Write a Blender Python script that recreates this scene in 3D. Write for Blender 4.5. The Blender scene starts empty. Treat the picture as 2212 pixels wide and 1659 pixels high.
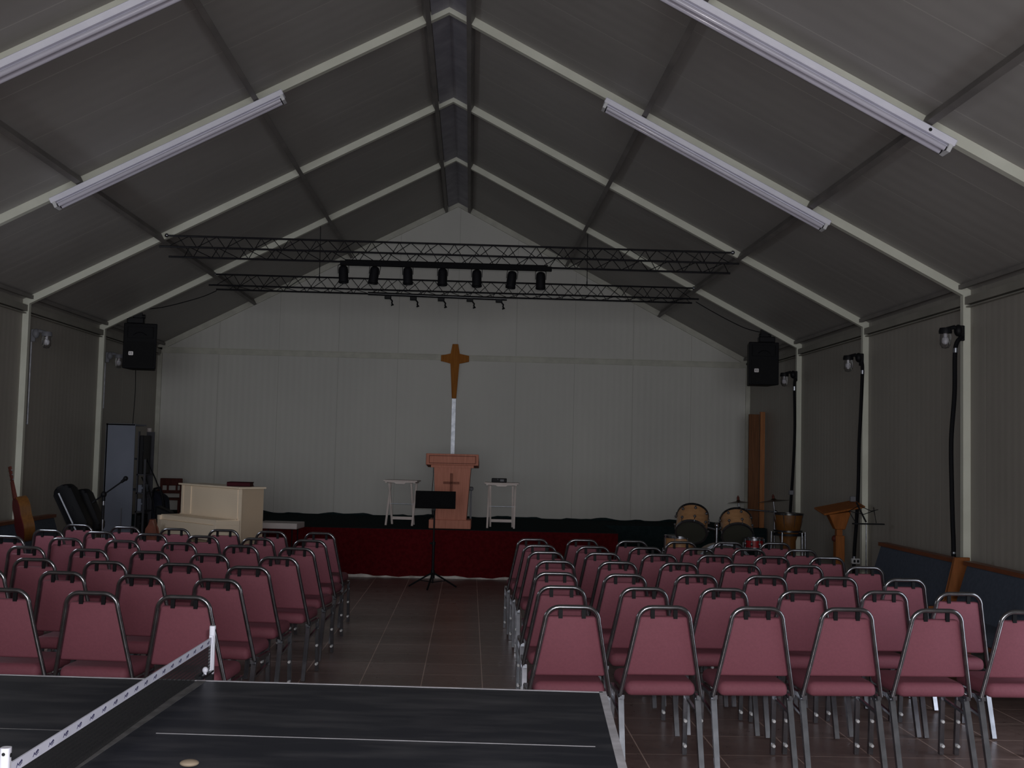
import bpy, bmesh, math, random
from mathutils import Vector, Matrix
random.seed(7)
S = bpy.context.scene
COL = S.collection
PI = math.pi
# ------------------------------------------------------------------ camera
F, YAW, PITCH, ROLL = 2450.0, .0358, .0604, .0239
CAM = Vector((.2438, 0, 1.7))
fw = Vector((math.sin(YAW)*math.cos(PITCH), math.cos(YAW)*math.cos(PITCH), math.sin(PITCH)))
r0 = Vector((math.cos(YAW), -math.sin(YAW), 0)); u0 = r0.cross(fw)
cr, sr = math.cos(ROLL), math.sin(ROLL)
rt = r0*cr + u0*sr; up = u0*cr - r0*sr
cd = bpy.data.cameras.new('camera'); cam = bpy.data.objects.new('camera', cd); COL.objects.link(cam)
cd.sensor_width = 36; cd.sensor_fit = 'HORIZONTAL'; cd.lens = 36*F/2212; cd.clip_start = .05; cd.clip_end = 200
cam.matrix_world = Matrix(((rt.x, up.x, -fw.x, CAM.x), (rt.y, up.y, -fw.y, CAM.y), (rt.z, up.z, -fw.z, CAM.z), (0, 0, 0, 1)))
S.camera = cam

def at(x, y, ax, v):
    """measured point of the photograph on the plane axis=v, in metres"""
    d = fw + rt*((x-1106)/F) - up*((y-829.5)/F)
    return CAM + d*((v-CAM[ax])/d[ax])

# ------------------------------------------------------------------ materials
def nodes(name):
    m = bpy.data.materials.new(name); m.use_nodes = True
    nt = m.node_tree; b = nt.nodes['Principled BSDF']
    return m, nt, b
def N(nt, t, **k):
    n = nt.nodes.new(t)
    for a, v in k.items(): setattr(n, a, v)
    return n
def math_(nt, op, a, b=None, c=None):
    n = N(nt, 'ShaderNodeMath', operation=op)
    for i, v in enumerate((a, b, c)):
        if v is None: continue
        if isinstance(v, (int, float)): n.inputs[i].default_value = v
        else: nt.links.new(v, n.inputs[i])
    return n.outputs[0]
def rgb(c): return (c[0], c[1], c[2], 1)
def mixc(nt, fac, a, b):
    n = N(nt, 'ShaderNodeMix', data_type='RGBA')
    for i, v in ((0, fac), (6, a), (7, b)):
        if isinstance(v, (int, float)): n.inputs[i].default_value = v
        elif isinstance(v, tuple): n.inputs[i].default_value = rgb(v)
        else: nt.links.new(v, n.inputs[i])
    return n.outputs[2]
def noise(nt, vec, scale, detail=4, stretch=None):
    n = N(nt, 'ShaderNodeTexNoise'); n.inputs['Scale'].default_value = scale; n.inputs['Detail'].default_value = detail
    if stretch:
        mp = N(nt, 'ShaderNodeMapping'); mp.inputs['Scale'].default_value = stretch
        nt.links.new(vec, mp.inputs['Vector']); vec = mp.outputs[0]
    nt.links.new(vec, n.inputs['Vector'])
    return n.outputs['Fac']
def ramp(nt, v, lo, hi):
    n = N(nt, 'ShaderNodeMapRange'); nt.links.new(v, n.inputs[0])
    n.inputs[1].default_value = lo; n.inputs[2].default_value = hi
    return n.outputs[0]
def bump(nt, b, h, strength, dist=.01):
    n = N(nt, 'ShaderNodeBump'); n.inputs['Strength'].default_value = strength; n.inputs['Distance'].default_value = dist
    nt.links.new(h, n.inputs['Height']); nt.links.new(n.outputs[0], b.inputs['Normal'])
def mat(name, c, rough=.5, metal=0, c2=None, sc=8, stretch=None, bs=0, bsc=200, lo=.35, hi=.65, spec=.3):
    m, nt, b = nodes(name)
    b.inputs['Roughness'].default_value = rough; b.inputs['Metallic'].default_value = metal
    b.inputs['Specular IOR Level'].default_value = spec
    tc = N(nt, 'ShaderNodeTexCoord').outputs['Object']
    if c2 is None: c2 = tuple(x*.86 for x in c)
    nt.links.new(mixc(nt, ramp(nt, noise(nt, tc, sc, 4, stretch), lo, hi), c, c2), b.inputs['Base Color'])
    if bs: bump(nt, b, noise(nt, tc, bsc, 2), bs, .004)
    return m
def line(nt, sep, k, period, off, w):
    """1 on thin lines every period along axis k"""
    f = math_(nt, 'FRACT', math_(nt, 'DIVIDE', math_(nt, 'SUBTRACT', sep.outputs[k], off - w/2), period))
    return math_(nt, 'LESS_THAN', f, w/period)

def panel_mat(name, c, c2, seams, rib=None, rough=.55):
    """painted metal panelling: seams = [(axis, period, offset, width, colour)]"""
    m, nt, b = nodes(name)
    b.inputs['Roughness'].default_value = rough
    g = N(nt, 'ShaderNodeNewGeometry').outputs['Position']
    sep = N(nt, 'ShaderNodeSeparateXYZ'); nt.links.new(g, sep.inputs[0])
    col = mixc(nt, ramp(nt, noise(nt, g, .9, 5, (1, 1, .6)), .3, .7), c, c2)
    for (k, p, o, w, cc) in seams:
        col = mixc(nt, math_(nt, 'MULTIPLY', line(nt, sep, k, p, o, w), .75), col, cc)
    nt.links.new(col, b.inputs['Base Color'])
    if rib is not None:
        k, p = rib
        h = math_(nt, 'SINE', math_(nt, 'MULTIPLY', sep.outputs[k], 2*PI/p))
        bump(nt, b, h, .12, .004)
    return m

WALLW = 4.76; D = 18.23; YC = D-2.855; YB = YC-2.618; YA = YB-2.637; Y0 = YA-2.637
Y_START = -9.5
WALLC, WALLC2 = (.43, .425, .385), (.37, .365, .33)
M = {}
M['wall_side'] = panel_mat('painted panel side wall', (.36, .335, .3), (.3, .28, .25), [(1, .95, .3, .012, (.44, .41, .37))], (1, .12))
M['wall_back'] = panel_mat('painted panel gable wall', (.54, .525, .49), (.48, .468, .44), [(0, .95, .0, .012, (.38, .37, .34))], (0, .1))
M['ceiling'] = panel_mat('painted panel roof', (.35, .333, .318), (.295, .28, .267), [(1, .88, .14, .01, (.47, .45, .42))], (1, .2))
M['frame'] = mat('cream painted steel', (.64, .64, .555), .5, 0, (.57, .57, .49), 3)
M['strut'] = mat('beige painted strut', (.3, .285, .25), .55, 0, (.25, .24, .21), 3)
M['purlin'] = mat('grey painted channel', (.2, .185, .175), .55, 0, (.15, .14, .135), 3)
M['ridge'] = mat('galvanised ridge cap', (.34, .33, .38), .5, .1, (.25, .245, .29), 5)
M['seam'] = mat('darker cream flashing', (.5, .49, .43), .55)  # flashing colour, a darker cream than the steel frames
def floor_mat():
    m, nt, b = nodes('brown glazed tile')
    g = N(nt, 'ShaderNodeNewGeometry').outputs['Position']
    sep = N(nt, 'ShaderNodeSeparateXYZ'); nt.links.new(g, sep.inputs[0])
    n1 = ramp(nt, noise(nt, g, 1.3, 5), .35, .65); n2 = ramp(nt, noise(nt, g, 14, 4), .3, .7)
    col = mixc(nt, n1, (.205, .138, .125), (.162, .113, .103))
    col = mixc(nt, math_(nt, 'MULTIPLY', n2, .4), col, (.32, .225, .2))
    ln = math_(nt, 'MAXIMUM', line(nt, sep, 0, .445, -.065, .007), line(nt, sep, 1, .44, 6.56, .006))
    col = mixc(nt, math_(nt, 'MULTIPLY', ln, .8), col, (.75, .56, .48))
    nt.links.new(col, b.inputs['Base Color'])
    nt.links.new(math_(nt, 'MULTIPLY_ADD', n2, .12, .27), b.inputs['Roughness'])
    return m
M['floor'] = floor_mat()
M['fixture'] = mat('white enamel', (.84, .83, .92), .35, 0, (.78, .77, .87), 6)
M['tube'] = mat('unlit fluorescent tube', (.56, .54, .62), .12, 0, (.52, .5, .58), 4)
M['socket'] = mat('white plastic', (.7, .7, .72), .4)
M['dark'] = mat('dark hole', (.012, .012, .014), .6)
M['black'] = mat('black painted metal', (.008, .008, .01), .5, 0, None, 8, spec=.15)
M['hose'] = mat('black rubber hose', (.006, .006, .008), .7, 0, None, 8, spec=.12)
M['blackgloss'] = mat('glossy black metal', (.012, .012, .015), .25, .0, None, 8, spec=.4)
M['blackfab'] = mat('black fabric', (.008, .008, .009), .85, 0, None, 40, None, .3, spec=.08)
M['speaker'] = mat('black speaker cabinet', (.006, .006, .008), .6, 0, None, 30, None, .25, spec=.15)
M['grille'] = mat('speaker cloth', (.005, .005, .006), .8)
M['badge'] = mat('silver badge', (.7, .66, .66), .35, .2)
M['mauve'] = mat('mauve vinyl', (.25, .08, .108), .65, 0, (.232, .074, .1), 70, None, .25, 500)
M['chrome'] = mat('chromed tube', (.34, .35, .39), .22, .95, (.25, .26, .29), 15)
M['chromeback'] = mat('dull chromed tube', (.3, .3, .32), .2, .95, (.2, .2, .215), 15)
M['bumper'] = mat('white rubber bumper', (.75, .75, .76), .3)
M['brasscap'] = mat('brown foot cap', (.4, .25, .2), .4)
M['oak'] = mat('reddish oak veneer', (.56, .22, .15), .5, 0, (.47, .175, .115), 5, (9, 9, .7), spec=.15)
M['oakdark'] = mat('dark oak', (.24, .08, .05), .5, 0, (.19, .06, .04), 5, (9, 9, .7), spec=.12)
M['crosswood'] = mat('honey brown wood', (.36, .135, .025), .6, 0, (.27, .095, .016), 5, (10, 10, .8), spec=.08)
M['orangewood'] = mat('orange pine', (.27, .09, .022), .5, 0, (.2, .065, .016), 5, (8, 8, .7), spec=.15)
M['pewwood'] = mat('pew wood', (.2, .065, .03), .4, 0, (.15, .05, .022), 5, (6, 1, 6))
M['pewend'] = mat('pew end wood', (.26, .09, .03), .5, 0, (.2, .07, .022), 5, (6, 6, .8), spec=.15)
M['pewblue'] = mat('blue grey upholstery', (.075, .09, .125), .85, 0, (.06, .075, .105), 30, None, .3, 400)
M['red'] = mat('dark red carpet', (.1, .006, .009), .95, 0, (.07, .004, .006), 25, None, .6, 300, spec=.05)
M['teal'] = mat('dark green carpet', (.018, .03, .032), .95, 0, (.012, .022, .024), 25, None, .6, 300, spec=.05)
M['plaster'] = mat('bare pale board edge', (.8, .76, .72), .7, 0, (.4, .36, .33), 5)
M['cream'] = mat('cream gloss paint', (.93, .78, .6), .4, 0, (.89, .74, .57), 3)
M['white'] = mat('white paint', (.62, .56, .55), .5, 0, (.54, .49, .48), 6)
M['pinkwhite'] = mat('off white paint', (.72, .63, .59), .5, 0, (.64, .55, .52), 8)
M['bluegrey'] = mat('pale blue enamel', (.17, .185, .235), .55, 0, (.15, .165, .21), 3, spec=.2)
M['silver'] = mat('worn aluminium strip', (.62, .64, .7), .4, .3, (.42, .44, .5), 18)
M['table'] = mat('worn black tabletop', (.024, .027, .038), .42, 0, (.085, .087, .098), 3.2, (1, 4, 1), 0, 200, .42, .85)
M['tablewhite'] = mat('white edge paint', (.72, .72, .78), .5, 0, (.5, .5, .54), 14)
M['tableline'] = mat('worn thin white line', (.42, .42, .45), .5, 0, (.3, .3, .32), 14)
M['tablegrey'] = mat('grey scuffed seam', (.16, .16, .165), .5, 0, (.1, .1, .105), 20)
M['nettape'] = mat('white net tape', (.78, .8, .95), .5)
M['netmark'] = mat('blue black print', (.05, .045, .13), .6)
M['netpost'] = mat('white lacquered post', (.82, .84, .95), .3)
M['maple'] = mat('maple drum shell', (.46, .25, .12), .3, 0, (.38, .195, .09), 5, (2, 2, 8))
M['head'] = mat('smoky drum head', (.05, .05, .04), .35, 0, (.05, .05, .04), 9)
M['redshell'] = mat('red sparkle shell', (.3, .01, .015), .3)
M['redface'] = mat('dark red lacquer', (.075, .008, .009), .4)
M['bronze'] = mat('tarnished cymbal', (.06, .045, .03), .35, .6)
M['glass'] = None
M['bulb'] = mat('frosted white bulb', (.8, .78, .82), .3)
M['redwood'] = mat('dark red brown wood', (.085, .02, .014), .6, 0, (.06, .014, .01), 6, (6, 6, 1), spec=.15)
M['book'] = mat('dark red cover', (.06, .01, .016), .7, spec=.1)
M['grey'] = mat('grey plastic', (.16, .16, .18), .5)
M['rackmetal'] = mat('dark rack metal', (.05, .05, .06), .6, 0, None, 8, spec=.2)
M['cloth'] = mat('dark blue cloth', (.03, .035, .05), .9, 0, (.015, .016, .025), 5, None, .5, 30, spec=.1)
M['amber'] = mat('amber lacquered spruce', (.13, .052, .012), .45, 0, (.095, .037, .008), 6, (10, 10, 1))
M['brownleather'] = mat('brown leather', (.2, .055, .03), .45, 0, (.14, .04, .022), 10)
M['tan'] = mat('tan wood', (.32, .26, .19), .6)
M['doorwood'] = mat('dark stained plank', (.17, .07, .03), .5, 0, (.11, .045, .02), 4, (10, 10, .6), spec=.12)
M['dooredge'] = mat('orange stained edge', (.36, .15, .06), .5, 0, (.28, .11, .045), 5, (8, 8, .6), spec=.12)
m, nt, b = nodes('clear jar glass')
b.inputs['Base Color'].default_value = (.9, .9, .92, 1); b.inputs['Roughness'].default_value = .05
b.inputs['Transmission Weight'].default_value = 1; b.inputs['IOR'].default_value = 1.1
M['glass'] = m
m, nt, b = nodes('black net')
b.inputs['Base Color'].default_value = (.012, .012, .014, 1); b.inputs['Roughness'].default_value = .8
tc = N(nt, 'ShaderNodeTexCoord').outputs['Object']; sp = N(nt, 'ShaderNodeSeparateXYZ'); nt.links.new(tc, sp.inputs[0])
a = math_(nt, 'MAXIMUM', line(nt, sp, 0, .012, 0, .005), line(nt, sp, 2, .012, 0, .005))
nt.links.new(math_(nt, 'MULTIPLY_ADD', a, .35, .6), b.inputs['Alpha'])
M['net'] = m

# ------------------------------------------------------------------ mesh helpers
def frame_of(d):
    d = Vector(d).normalized()
    a = Vector((0, 0, 1)) if abs(d.z) < .95 else Vector((1, 0, 0))
    x = a.cross(d).normalized(); y = d.cross(x)
    return Matrix((x, y, d)).transposed()
def box(bm, c, s, rot=None, bev=0, seg=2):
    m = Matrix.Translation(Vector(c)) @ ((rot.to_4x4() if rot else Matrix.Identity(4))) @ Matrix.Diagonal((s[0], s[1], s[2], 1))
    r = bmesh.ops.create_cube(bm, size=1, matrix=m)
    if bev:
        ed = {e for v in r['verts'] for e in v.link_edges}
        bmesh.ops.bevel(bm, geom=list(ed), offset=bev, segments=seg, affect='EDGES', profile=.5)
def cyl(bm, p0, p1, r, r2=None, n=14):
    p0, p1 = Vector(p0), Vector(p1); d = p1-p0
    m = Matrix.Translation((p0+p1)/2) @ frame_of(d).to_4x4()
    bmesh.ops.create_cone(bm, cap_ends=True, segments=n, radius1=r, radius2=r if r2 is None else r2, depth=d.length, matrix=m)
def tube(bm, pts, r, n=8, ph=0, sy=1):
    pts = [Vector(p) for p in pts]; rings = []
    t0 = (pts[1]-pts[0]).normalized(); fr = frame_of(t0); x, y = fr.col[0].copy(), fr.col[1].copy()
    for i, p in enumerate(pts):
        if i == 0: t = t0
        elif i == len(pts)-1: t = (pts[i]-pts[i-1]).normalized()
        else: t = ((pts[i]-pts[i-1]).normalized() + (pts[i+1]-pts[i]).normalized()).normalized()
        x = (x - t*x.dot(t)).normalized(); y = t.cross(x)
        k = 1
        if 0 < i < len(pts)-1: k = 1/max(.5, t.dot((pts[i]-pts[i-1]).normalized()))
        rings.append([bm.verts.new(p + x*(r*k*math.cos(a)) + y*(r*k*sy*math.sin(a))) for a in [ph+2*PI*j/n for j in range(n)]])
    for a_, b_ in zip(rings, rings[1:]):
        for j in range(n): bm.faces.new((a_[j], a_[(j+1) % n], b_[(j+1) % n], b_[j]))
    bm.faces.new(rings[0][::-1]); bm.faces.new(rings[-1])
def prism(bm, poly, h, mx, bev=0, seg=2):
    """extrude a 2D outline (local xy) by h along local z, placed by matrix mx"""
    a_ = [bm.verts.new(mx @ Vector((p[0], p[1], 0))) for p in poly]
    b_ = [bm.verts.new(mx @ Vector((p[0], p[1], h))) for p in poly]
    n = len(poly); fs = [bm.faces.new(a_[::-1]), bm.faces.new(b_)]
    for i in range(n): fs.append(bm.faces.new((a_[i], a_[(i+1) % n], b_[(i+1) % n], b_[i])))
    if bev:
        ed = {e for f in fs[:2] for e in f.edges}
        bmesh.ops.bevel(bm, geom=list(ed), offset=bev, segments=seg, affect='EDGES', profile=.5)
def hexa(bm, v8, bev=0, seg=2):
    """bottom four then top four corners, same winding"""
    v = [bm.verts.new(p) for p in v8]
    fs = [bm.faces.new([v[i] for i in q]) for q in ((3, 2, 1, 0), (4, 5, 6, 7), (0, 1, 5, 4), (1, 2, 6, 5), (2, 3, 7, 6), (3, 0, 4, 7))]
    if bev:
        ed = {e for f in fs for e in f.edges}
        bmesh.ops.bevel(bm, geom=list(ed), offset=bev, segments=seg, affect='EDGES', profile=.5)
def lathe(bm, prof, mx=None, n=24):
    mx = mx or Matrix.Identity(4); rings = []
    for (r, z) in prof:
        if r < 1e-5: rings.append([bm.verts.new(mx @ Vector((0, 0, z)))])
        else: rings.append([bm.verts.new(mx @ Vector((r*math.cos(2*PI*j/n), r*math.sin(2*PI*j/n), z))) for j in range(n)])
    for a_, b_ in zip(rings, rings[1:]):
        if len(a_) == 1 and len(b_) == 1: continue
        for j in range(n):
            k = (j+1) % n
            if len(a_) == 1: bm.faces.new((a_[0], b_[k], b_[j]))
            elif len(b_) == 1: bm.faces.new((a_[j], a_[k], b_[0]))
            else: bm.faces.new((a_[j], a_[k], b_[k], b_[j]))
def ell(bm, c, s, n=16):
    bmesh.ops.create_uvsphere(bm, u_segments=n, v_segments=n//2+2, radius=1, matrix=Matrix.Translation(Vector(c)) @ Matrix.Diagonal((s[0], s[1], s[2], 1)))
def arc(c, r, a0, a1, n=6):
    return [(c[0]+r*math.cos(a0+(a1-a0)*i/n), c[1]+r*math.sin(a0+(a1-a0)*i/n)) for i in range(n+1)]
def rrect(w, h, r, n=4):
    o = []
    for sx, sy, a0 in ((1, 1, 0), (-1, 1, PI/2), (-1, -1, PI), (1, -1, 3*PI/2)):
        o += arc((sx*(w/2-r), sy*(h/2-r)), r, a0, a0+PI/2, n)
    return o
def place(o, d): return Matrix.Translation(Vector(o)) @ frame_of(d).to_4x4()

def obj(name, fn, m, parent=None, smooth=False):
    """fn(bm) draws the shape in the parent's space; ONE mesh object comes out"""
    bm = bmesh.new(); fn(bm)
    bmesh.ops.recalc_face_normals(bm, faces=bm.faces)
    me = bpy.data.meshes.new(name); bm.to_mesh(me); bm.free()
    me.materials.append(M[m])
    if smooth:
        me.polygons.foreach_set('use_smooth', [True]*len(me.polygons))
        try: me.set_sharp_from_angle(angle=math.radians(40))
        except Exception: pass
    o = bpy.data.objects.new(name, me); COL.objects.link(o)
    if parent: o.parent = parent
    return o
def tag(o, label, cat, group=None, kind=None):
    o['label'] = label; o['category'] = cat
    if group: o['group'] = group
    if kind: o['kind'] = kind
    return o
def thing(name, label, cat, loc=(0, 0, 0), rz=0, group=None):
    o = bpy.data.objects.new(name, None); COL.objects.link(o); o.empty_display_size = .1
    o.location = loc; o.rotation_euler = (0, 0, rz)
    return tag(o, label, cat, group)
def struct(name, fn, m, smooth=False):
    o = obj(name, fn, m, None, smooth); o['kind'] = 'structure'; return o
def dup(root, label, loc, rz=0, group=None):
    c = root.copy(); COL.objects.link(c); c.location = loc; c.rotation_euler = (0, 0, rz); c['label'] = label
    if group: c['group'] = group
    for ch in list(root.children):
        d = ch.copy(); COL.objects.link(d); d.parent = c
        for g in list(ch.children):
            e = g.copy(); COL.objects.link(e); e.parent = d
    return c

# ------------------------------------------------------------------ the room
XI = 4.69                                   # inner face of the steel frames
ZE, ZR = 3.226, 5.673                       # inner knee and inner apex of the frames
XA, OFF = -.045, .085                      # the ridge stands a little off the middle
def slope_of(s): return (ZR-ZE)/(XI-s*XA)
def zin(x): return ZR - abs(x-XA)*slope_of(1 if x > XA else -1)           # underside of the rafters
def zceil(x): return zin(x)+OFF
def quadmesh(pts): 
    def f(bm): bm.faces.new([bm.verts.new(p) for p in pts])
    return f
struct('floor', lambda bm: box(bm, (0, (Y_START+D)/2, -.05), (2*WALLW+.2, D-Y_START+.2, .1)), 'floor')
zt = zceil(WALLW)
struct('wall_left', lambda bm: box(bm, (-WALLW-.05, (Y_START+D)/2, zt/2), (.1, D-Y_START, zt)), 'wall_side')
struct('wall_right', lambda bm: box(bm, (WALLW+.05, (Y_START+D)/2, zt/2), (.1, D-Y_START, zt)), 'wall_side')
def gable(bm):
    mx = Matrix(((1, 0, 0, 0), (0, 0, 1, D), (0, 1, 0, 0), (0, 0, 0, 1)))
    prism(bm, [(-WALLW-.1, 0), (WALLW+.1, 0), (WALLW+.1, zt), (XA, zceil(XA)), (-WALLW-.1, zt)], .1, mx)
struct('wall_back', gable, 'wall_back')
for s in (-1, 1):
    def slope(bm, s=s):
        x1 = s*(WALLW+.1)
        q = [(XA, zceil(XA)), (x1, zceil(x1)), (x1, zceil(x1)+.1), (XA, zceil(XA)+.1)]
        mx = Matrix(((1, 0, 0, 0), (0, 0, 1, Y_START), (0, 1, 0, 0), (0, 0, 0, 1)))
        prism(bm, q, D-Y_START+.1, mx)
    struct('ceiling', slope, 'ceiling')
tn = [0]
def trim(fn, m):
    tn[0] += 1
    return struct('trim_%d' % tn[0], fn, m)
FW = .065
for y in (Y0-2.637, Y0, YA, YB, YC):
    for s in (-1, 1):
        trim(lambda bm: box(bm, (s*(XI+WALLW)/2, y, (ZE+.002)/2), (WALLW-XI-.002, FW-.004, ZE+.002)), 'frame')
        def raf(bm):
            mx = Matrix(((1, 0, 0, 0), (0, 0, 1, y-FW/2), (0, 1, 0, 0), (0, 0, 0, 1)))
            prism(bm, [(XA, zin(XA)), (s*XI, ZE), (s*WALLW, ZE), (s*WALLW, zceil(s*WALLW)), (XA, zceil(XA))], FW, mx)
        trim(raf, 'frame')
for s in (-1, 1):                            # flashing around the gable wall
    trim(lambda bm: box(bm, (s*(WALLW-.035), D-.015, 1.62), (.07, .03, 3.24)), 'seam')
    def gr(bm):
        mx = Matrix(((1, 0, 0, 0), (0, 0, 1, D-.03), (0, 1, 0, 0), (0, 0, 0, 1)))
        prism(bm, [(XA, zceil(XA)-.1), (s*WALLW, zceil(s*WALLW)-.1), (s*WALLW, zceil(s*WALLW)), (XA, zceil(XA))], .03, mx)
    trim(gr, 'seam')
trim(lambda bm: [box(bm, (0, D-.012, 3.2), (2*WALLW-.14, .024, .085)), box(bm, (0, D-.02, 3.245), (2*WALLW-.14, .04, .012))], 'seam')
yl = D-Y_START
for s in (-1, 1):                            # purlins, eave struts, ridge channels
    for xp in (.185, 1.735, 3.25):
        def pur(bm):
            TH = math.atan(slope_of(s)); rot = Matrix.Rotation(s*TH, 3, 'Y')
            off = Vector((s*math.sin(TH), 0, math.cos(TH)))*.035
            xq = XA+s*xp if xp < .5 else s*xp
            c = Vector((xq, (Y_START+D)/2, zin(xq)-.008))+off
            box(bm, c, (.036, yl, .085), rot)
            box(bm, c-off*1.15, (.048, yl, .006), rot)
        trim(pur, 'purlin')
    trim(lambda bm: [box(bm, (s*(WALLW-.028), (Y_START+D)/2, 3.175), (.056, yl, .07)), box(bm, (s*(WALLW-.022), (Y_START+D)/2, 3.12), (.044, yl, .012))], 'strut')
    trim(lambda bm: box(bm, (s*(WALLW-.1), (Y_START+D)/2, zceil(s*(WALLW-.1))-.03), (.03, yl, .04)), 'purlin')
def ridge(bm):
    mx = Matrix(((1, 0, 0, 0), (0, 0, 1, Y_START), (0, 1, 0, 0), (0, 0, 0, 1)))
    w = .16
    prism(bm, [(XA-w, zceil(XA-w)-.035), (XA, zceil(XA)-.035), (XA+w, zceil(XA+w)-.035), (XA+w, zceil(XA+w)-.02), (XA, zceil(XA)-.02), (XA-w, zceil(XA-w)-.02)], yl, mx)
trim(ridge, 'ridge')
for s in (-1, 1):                            # dark skirting along the side walls
    o = struct('baseboard_left' if s < 0 else 'baseboard_right', lambda bm: box(bm, (s*(WALLW-.008), (Y_START+D)/2, .04), (.016, yl, .08)), 'purlin')

# ------------------------------------------------------------------ the stage
HS = .65; SF = 15.3; SR = 17.0
XL, XR = -2.75, float(at(1335, 1150, 1, SF).x)
st = thing('stage', 'low platform along the end wall with dark green carpet and a red front', 'stage', (0, SF, 0))
def wavy_top(bm):
    box(bm, ((XL+XR)/2, (D-SF)/2, HS-.02), (XR-XL, D-SF-.02, .04))
    box(bm, ((XL-WALLW)/2+.01, (SR+D)/2-SF, HS-.02), (XL+WALLW-.02, D-SR-.02, .04))
    box(bm, ((XR+WALLW)/2-.01, (SR+D)/2-SF, HS-.02), (WALLW-XR-.02, D-SR-.02, .04))
obj('carpet_top', wavy_top, 'teal', st)
def upturn(bm):                              # carpet edge curling up against the wall
    n = 120; rows = []
    for i in range(n+1):
        x = -WALLW+.02 + (2*WALLW-.04)*i/n
        h = .02+.012*math.sin(i*.37)+.012*math.sin(i*.91+1)+random.uniform(-.006, .006)
        rows.append([bm.verts.new((x, D-.04, HS)), bm.verts.new((x, D-.03, HS+max(.008, h))), bm.verts.new((x, D-.026, HS+max(.008, h))), bm.verts.new((x, D-.025, HS))])
    for a_, b_ in zip(rows, rows[1:]):
        for j in range(3): bm.faces.new((a_[j], b_[j], b_[j+1], a_[j+1]))
trim(upturn, 'teal')
def skirt(bm):
    n = 60; rows = []
    for i in range(n+1):
        x = XL+(XR-XL)*i/n
        w = .006*math.sin(i*1.1)+.004*math.sin(i*2.3)
        zb = .03+.012*math.sin(i*.45)+.008*math.sin(i*1.7)
        rows.append([bm.verts.new((x, .0+w*.3-.012, HS-.005)), bm.verts.new((x, w-.018, HS*.5)), bm.verts.new((x, w-.022, zb)), bm.verts.new((x, .0, zb)), bm.verts.new((x, .0, HS-.005))])
    for a_, b_ in zip(rows, rows[1:]):
        for j in range(5): bm.faces.new((a_[j], b_[j], b_[(j+1) % 5], a_[(j+1) % 5]))
obj('red_skirt', skirt, 'red', st)
obj('bare_edge', lambda bm: box(bm, ((XL+XR)/2, .02, .03), (XR-XL-.02, .03, .06)), 'plaster', st)
obj('riser', lambda bm: [box(bm, ((XL-WALLW)/2+.02, SR-SF+.02, (HS-.04)/2), (XL+WALLW, .04, HS-.04)), box(bm, (XL+.02, (SR-SF)/2+.03, (HS-.04)/2), (.04, SR-SF-.02, HS-.04))], 'teal', st)
obj('riser', lambda bm: [box(bm, ((XR+WALLW)/2-.02, SR-SF+.02, (HS-.04)/2), (WALLW-XR, .04, HS-.04)), box(bm, (XR-.02, (SR-SF)/2+.03, (HS-.04)/2), (.04, SR-SF-.02, HS-.04))], 'teal', st)

# ------------------------------------------------------------------ ceiling strip lights
def fixture(y, xa, xb, label):
    sg = 1 if xb > 0 else -1
    za, zb = zin(xa)-.055, zin(xb)-.055
    t = thing('strip_light', label, 'light', (xa, y, za), 0, 'twin tube strip lights under the rafters')
    d = Vector((xb-xa, 0, zb-za)); L = d.length; d.normalize(); n = Vector((-d.z, 0, d.x))
    if n.z > 0: n = -n
    rot = Matrix((d, Vector((0, 1, 0)), d.cross(Vector((0, 1, 0))))).transposed()
    obj('housing', lambda bm: [box(bm, d*(L/2), (L, .125, .05), rot, .006, 1), box(bm, d*(L/2)+n*.035, (L-.06, .035, .03), rot)], 'fixture', t)
    for k in (-.04, .04):
        obj('fluorescent_tube', lambda bm: cyl(bm, d*.05+Vector((0, k, 0))+n*.058, d*(L-.05)+Vector((0, k, 0))+n*.058, .019, None, 12), 'tube', t, True)
    for e in (.025, L-.025):
        obj('end_socket', lambda bm: box(bm, d*e+n*.045, (.03, .12, .06), rot, .004, 1), 'socket', t)
        obj('tube_pin', lambda bm: [box(bm, d*(e+(.025 if e < 1 else -.025))+Vector((0, k, 0))+n*.058, (.022, .022, .022), rot) for k in (-.04, .04)], 'dark', t)
    return t
YFA, YF0 = YA-.1, Y0-.1
fixture(YFA, -1.5, -3.488, 'white twin tube strip light on the piano side, second rafter from the camera')
fixture(YFA, 1.378, 3.427, 'white twin tube strip light on the drum side, second rafter from the camera')
fixture(YF0, -1.5, -3.488, 'white twin tube strip light on the piano side, cut by the picture top')
t = fixture(YF0, 1.378, 3.427, 'white twin tube strip light on the drum side with a dark knockout hole')
p = at(2010, 292, 1, YF0-.064)
obj('knockout_hole', lambda bm: cyl(bm, Vector((p.x-1.378, -.0655, zin(p.x)-.06-(zin(1.378)-.055))), Vector((p.x-1.378, -.0615, zin(p.x)-.06-(zin(1.378)-.055))), .012), 'dark', t)

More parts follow.
